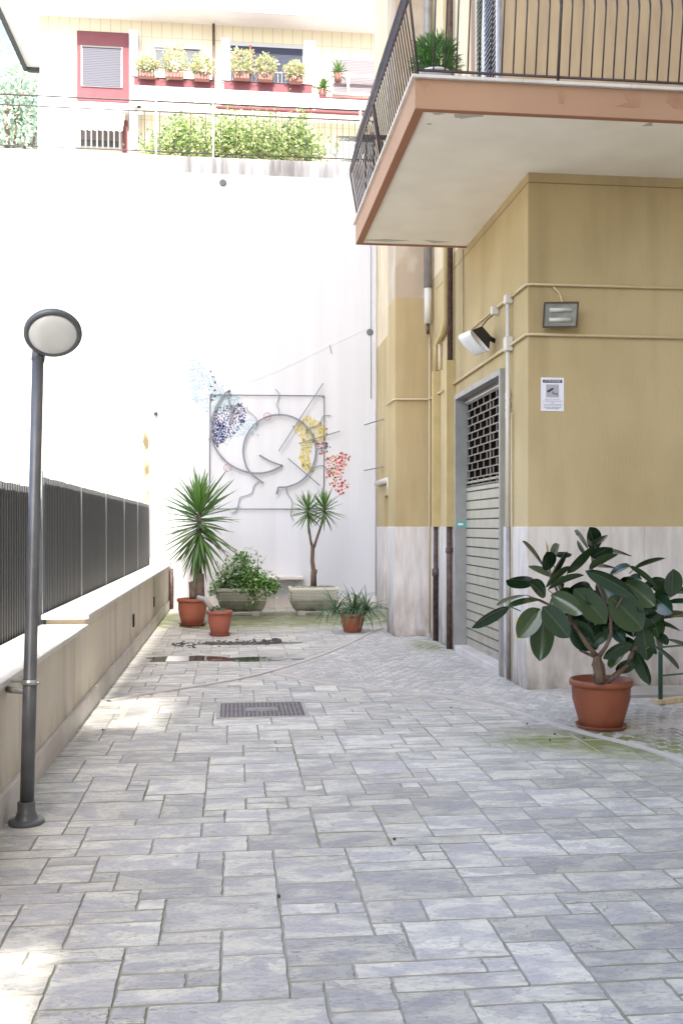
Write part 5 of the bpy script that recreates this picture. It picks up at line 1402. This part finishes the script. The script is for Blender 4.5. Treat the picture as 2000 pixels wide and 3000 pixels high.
# agaves
for (u,v,s,lb) in ((990,215,.42,'upper spiky agave in front of the mauve blind'),(945,262,.40,'lower spiky agave left of the mauve blind')):
    x,z=fp(u,v,FYY-.9); t=thing('agave',(x,FYY-.9,z-.3),lb,'plant','agaves on the far balcony')
    MB().lathe([(.0,-.25),(.10,-.25),(.13,-.02),(.0,-.02)],(x,FYY-.9,z),14).build('pot',M['trough'],t)
    mb=MB(); at=[]; uv=[]; yucca_crown(mb,at,uv,(x,FYY-.9,z),(0,0,1),46,(s*.7,s),.1,int(u),.05,-.2); mb.build('foliage',M['yucca'],t,attr=at)
# lower storey: awning, barred window
t=Hf
w_=fbox('window',M['fac_grey'],230,360,375,436,-.05,0); x0,z1=fp(236,380,FYY-.05); x1,z0=fp(352,432,FYY-.05)
BX(x0,x1,FYY-.06,FYY-.051,z0,z1).build('pane',M['blindpink'],w_)
BX(x0,x1,FYY-.07,FYY-.0605,z0,z0+(z1-z0)*.38).build('pane',M['glassdark'],w_)
b=MB()
for k in range(8): xx=x0+(x1-x0)*k/7; b.box(xx-.02,xx+.02,FYY-.13,FYY-.09,z0-.05,z1+.05)
b.build('bars',M['fac_white'],w_)
fbox('red_panel',M['redpaint'],359,374,352,460,-.10,0)
ax_,az_=fp(216,308,FYY); bx_,_=fp(370,308,FYY); _,cz_=fp(216,380,FYY-.9)
aw=MB(); n_=9; vs=[(ax_,FYY,az_),(bx_,FYY,az_)]
for i in range(n_*4+1):
    xx=ax_+(bx_-ax_)*i/(n_*4); vs.append((xx,FYY-.9,cz_+.12))
for i in range(n_*4+1):
    xx=ax_+(bx_-ax_)*i/(n_*4); vs.append((xx,FYY-.905,cz_+.05-.05*abs(math.sin(math.pi*i/4))))
m0=2; m1=2+n_*4+1
fs=[(0,)+tuple(range(m0,m1))+(1,)]+[(m0+i,m1+i,m1+i+1,m0+i+1) for i in range(n_*4)]
aw.add(vs,fs); a_=aw.build('awning',M['awning'],Hf); so_=a_.modifiers.new('t','SOLIDIFY'); so_.thickness=.01
for (u0,u1,v) in ((443,450,388),(478,498,390),(505,512,390),(826,842,372),(868,884,374)):
    fbox('small_window',M['glassdark'],u0,u1,v-6,v+8,-.03,0)
fbox('lamp_bracket',M['iron'],403,412,303,318,-.62,-.52); fbox('lamp_box',M['fac_white'],404,416,318,330,-.62,-.5)
fbox('garden_wall',M['cement'],985,1125,416,466,-8.0,-7.8); fbox('dark_opening',M['blackplastic'],985,1125,400,415.8,-8.0,-7.8); fbox('brown_post',M['brownwood'],984,994,404,466,-8.1,-8.01)

# trees on the left behind the block
for (u,v,wd,hh,sd_,lb) in ((20,300,3.2,7.5,1,'pale leafy tree at the far left edge beside the block'),(75,270,1.9,6.,2,'slender pale tree close to the left corner of the block'),(45,420,2.6,3.6,3,'low pale tree below the two taller ones at the far left')):
    Yt=38.+sd_*2; x,z=P(u,v,Yt)
    t=thing('distant_tree',(x,Yt,TZ-1),lb,'tree','trees left of the far block')
    tk=MB(); tk.tube([(x,Yt,TZ-1),(x+.1,Yt,(TZ+z)/2),(x,Yt,z)],[.22,.16,.08],8)
    for k in range(6): a=k*1.05; tk.tube([(x,Yt,(TZ+z)/2+.3*k*.5),(x+wd*.5*math.cos(a),Yt+wd*.4*math.sin(a),z+.5)],[.07,.02],6)
    tk.build('trunk',M['bark'],t)
    bush('crown',t,M['treeleaf'],x,Yt,z,wd*.6,wd*.6,hh*.35,3200,.17,sd_)
# neighbouring low building at the far left
x0,z1=P(-60,300,36); x1,_=P(96,300,36)
t=thing('neighbour_house',(x0,36,TZ),'small pale house with a reddish door far left beneath the trees','building')
BX(-9,x1-.5,50,55,TZ-2,P(60,372,50)[1]).build('wall',M['fac_white'],t)
dx0,dz1=P(73,385,50); dx1,dz0=P(88,418,50)
BX(dx0,dx1,49.95,50,dz0,dz1).build('door',mat('door_red',(.35,.15,.12),.6),t)

# ------------------------------------------------------------------ unseen blocks added to shade the court
SHY=-3.6; SHZ=WTOP+(BY-SHY)*math.tan(R(SUN_EL))+.15
t=thing('rear_shade_block',(6,SHY-3,0),'tall unseen cream block added behind the viewer to shade the court','building')
EX=-1.40
BX(EX+.62,20,SHY-9,SHY,-.05,SHZ).build('wall',M['cream'],t)
win=0
for fl in range(1,9):
    z=fl*3.1+.9
    if z+1.5>SHZ: break
    for xw in (2.0,5.0,8.0):
        w_=BX(xw,xw+1.1,SHY,SHY+.04,z,z+1.5).build('window',M['fac_grey'],t)
        BX(xw+.08,xw+1.02,SHY+.04,SHY+.05,z+.08,z+1.42).build('pane',M['glassdark'],w_)
# bays added as blockers, gaps shaped to drop two sun patches on paving
tn=math.tan(R(SUN_EL))
gaps=[((7.5-SHY)*tn,(8.75-SHY)*tn+.35),((1.6-SHY)*tn,(3.6-SHY)*tn+.35)]
gaps.sort(); z=0.
edges=[]
for a,b in gaps: edges.append((z,a)); z=b
edges.append((z,SHZ))
for k_,(a,b) in enumerate(gaps):
    bush('dapple_leaves',t,M['treeleaf'],EX+.3,SHY-.2,(a+b)/2,.42,.15,(b-a)*.62,100,.13,40+k_)  # leaves added in the gaps to soften the sun patches
for a,b in edges: BX(EX,EX+.619,SHY-.35,SHY-.01,a,b).build('shade_bay',M['cream'],t)

t=thing('side_shade_block',(9,2,0),'unseen cream block added on the right to darken the yellow front wall','building')  # added out of view to cut skylight on the front wall
BX(6.6,14,SHY+.01,FY-.05,-.05,20).build('wall',M['cream'],t)
for fl in range(1,6):
    z=fl*3.1+.9
    for yw in (-1.5,2.0,5.5):
        w_=BX(6.56,6.6,yw,yw+1.1,z,z+1.5).build('window',M['fac_grey'],t)
        BX(6.55,6.559,yw+.08,yw+1.02,z+.08,z+1.42).build('pane',M['glassdark'],w_)
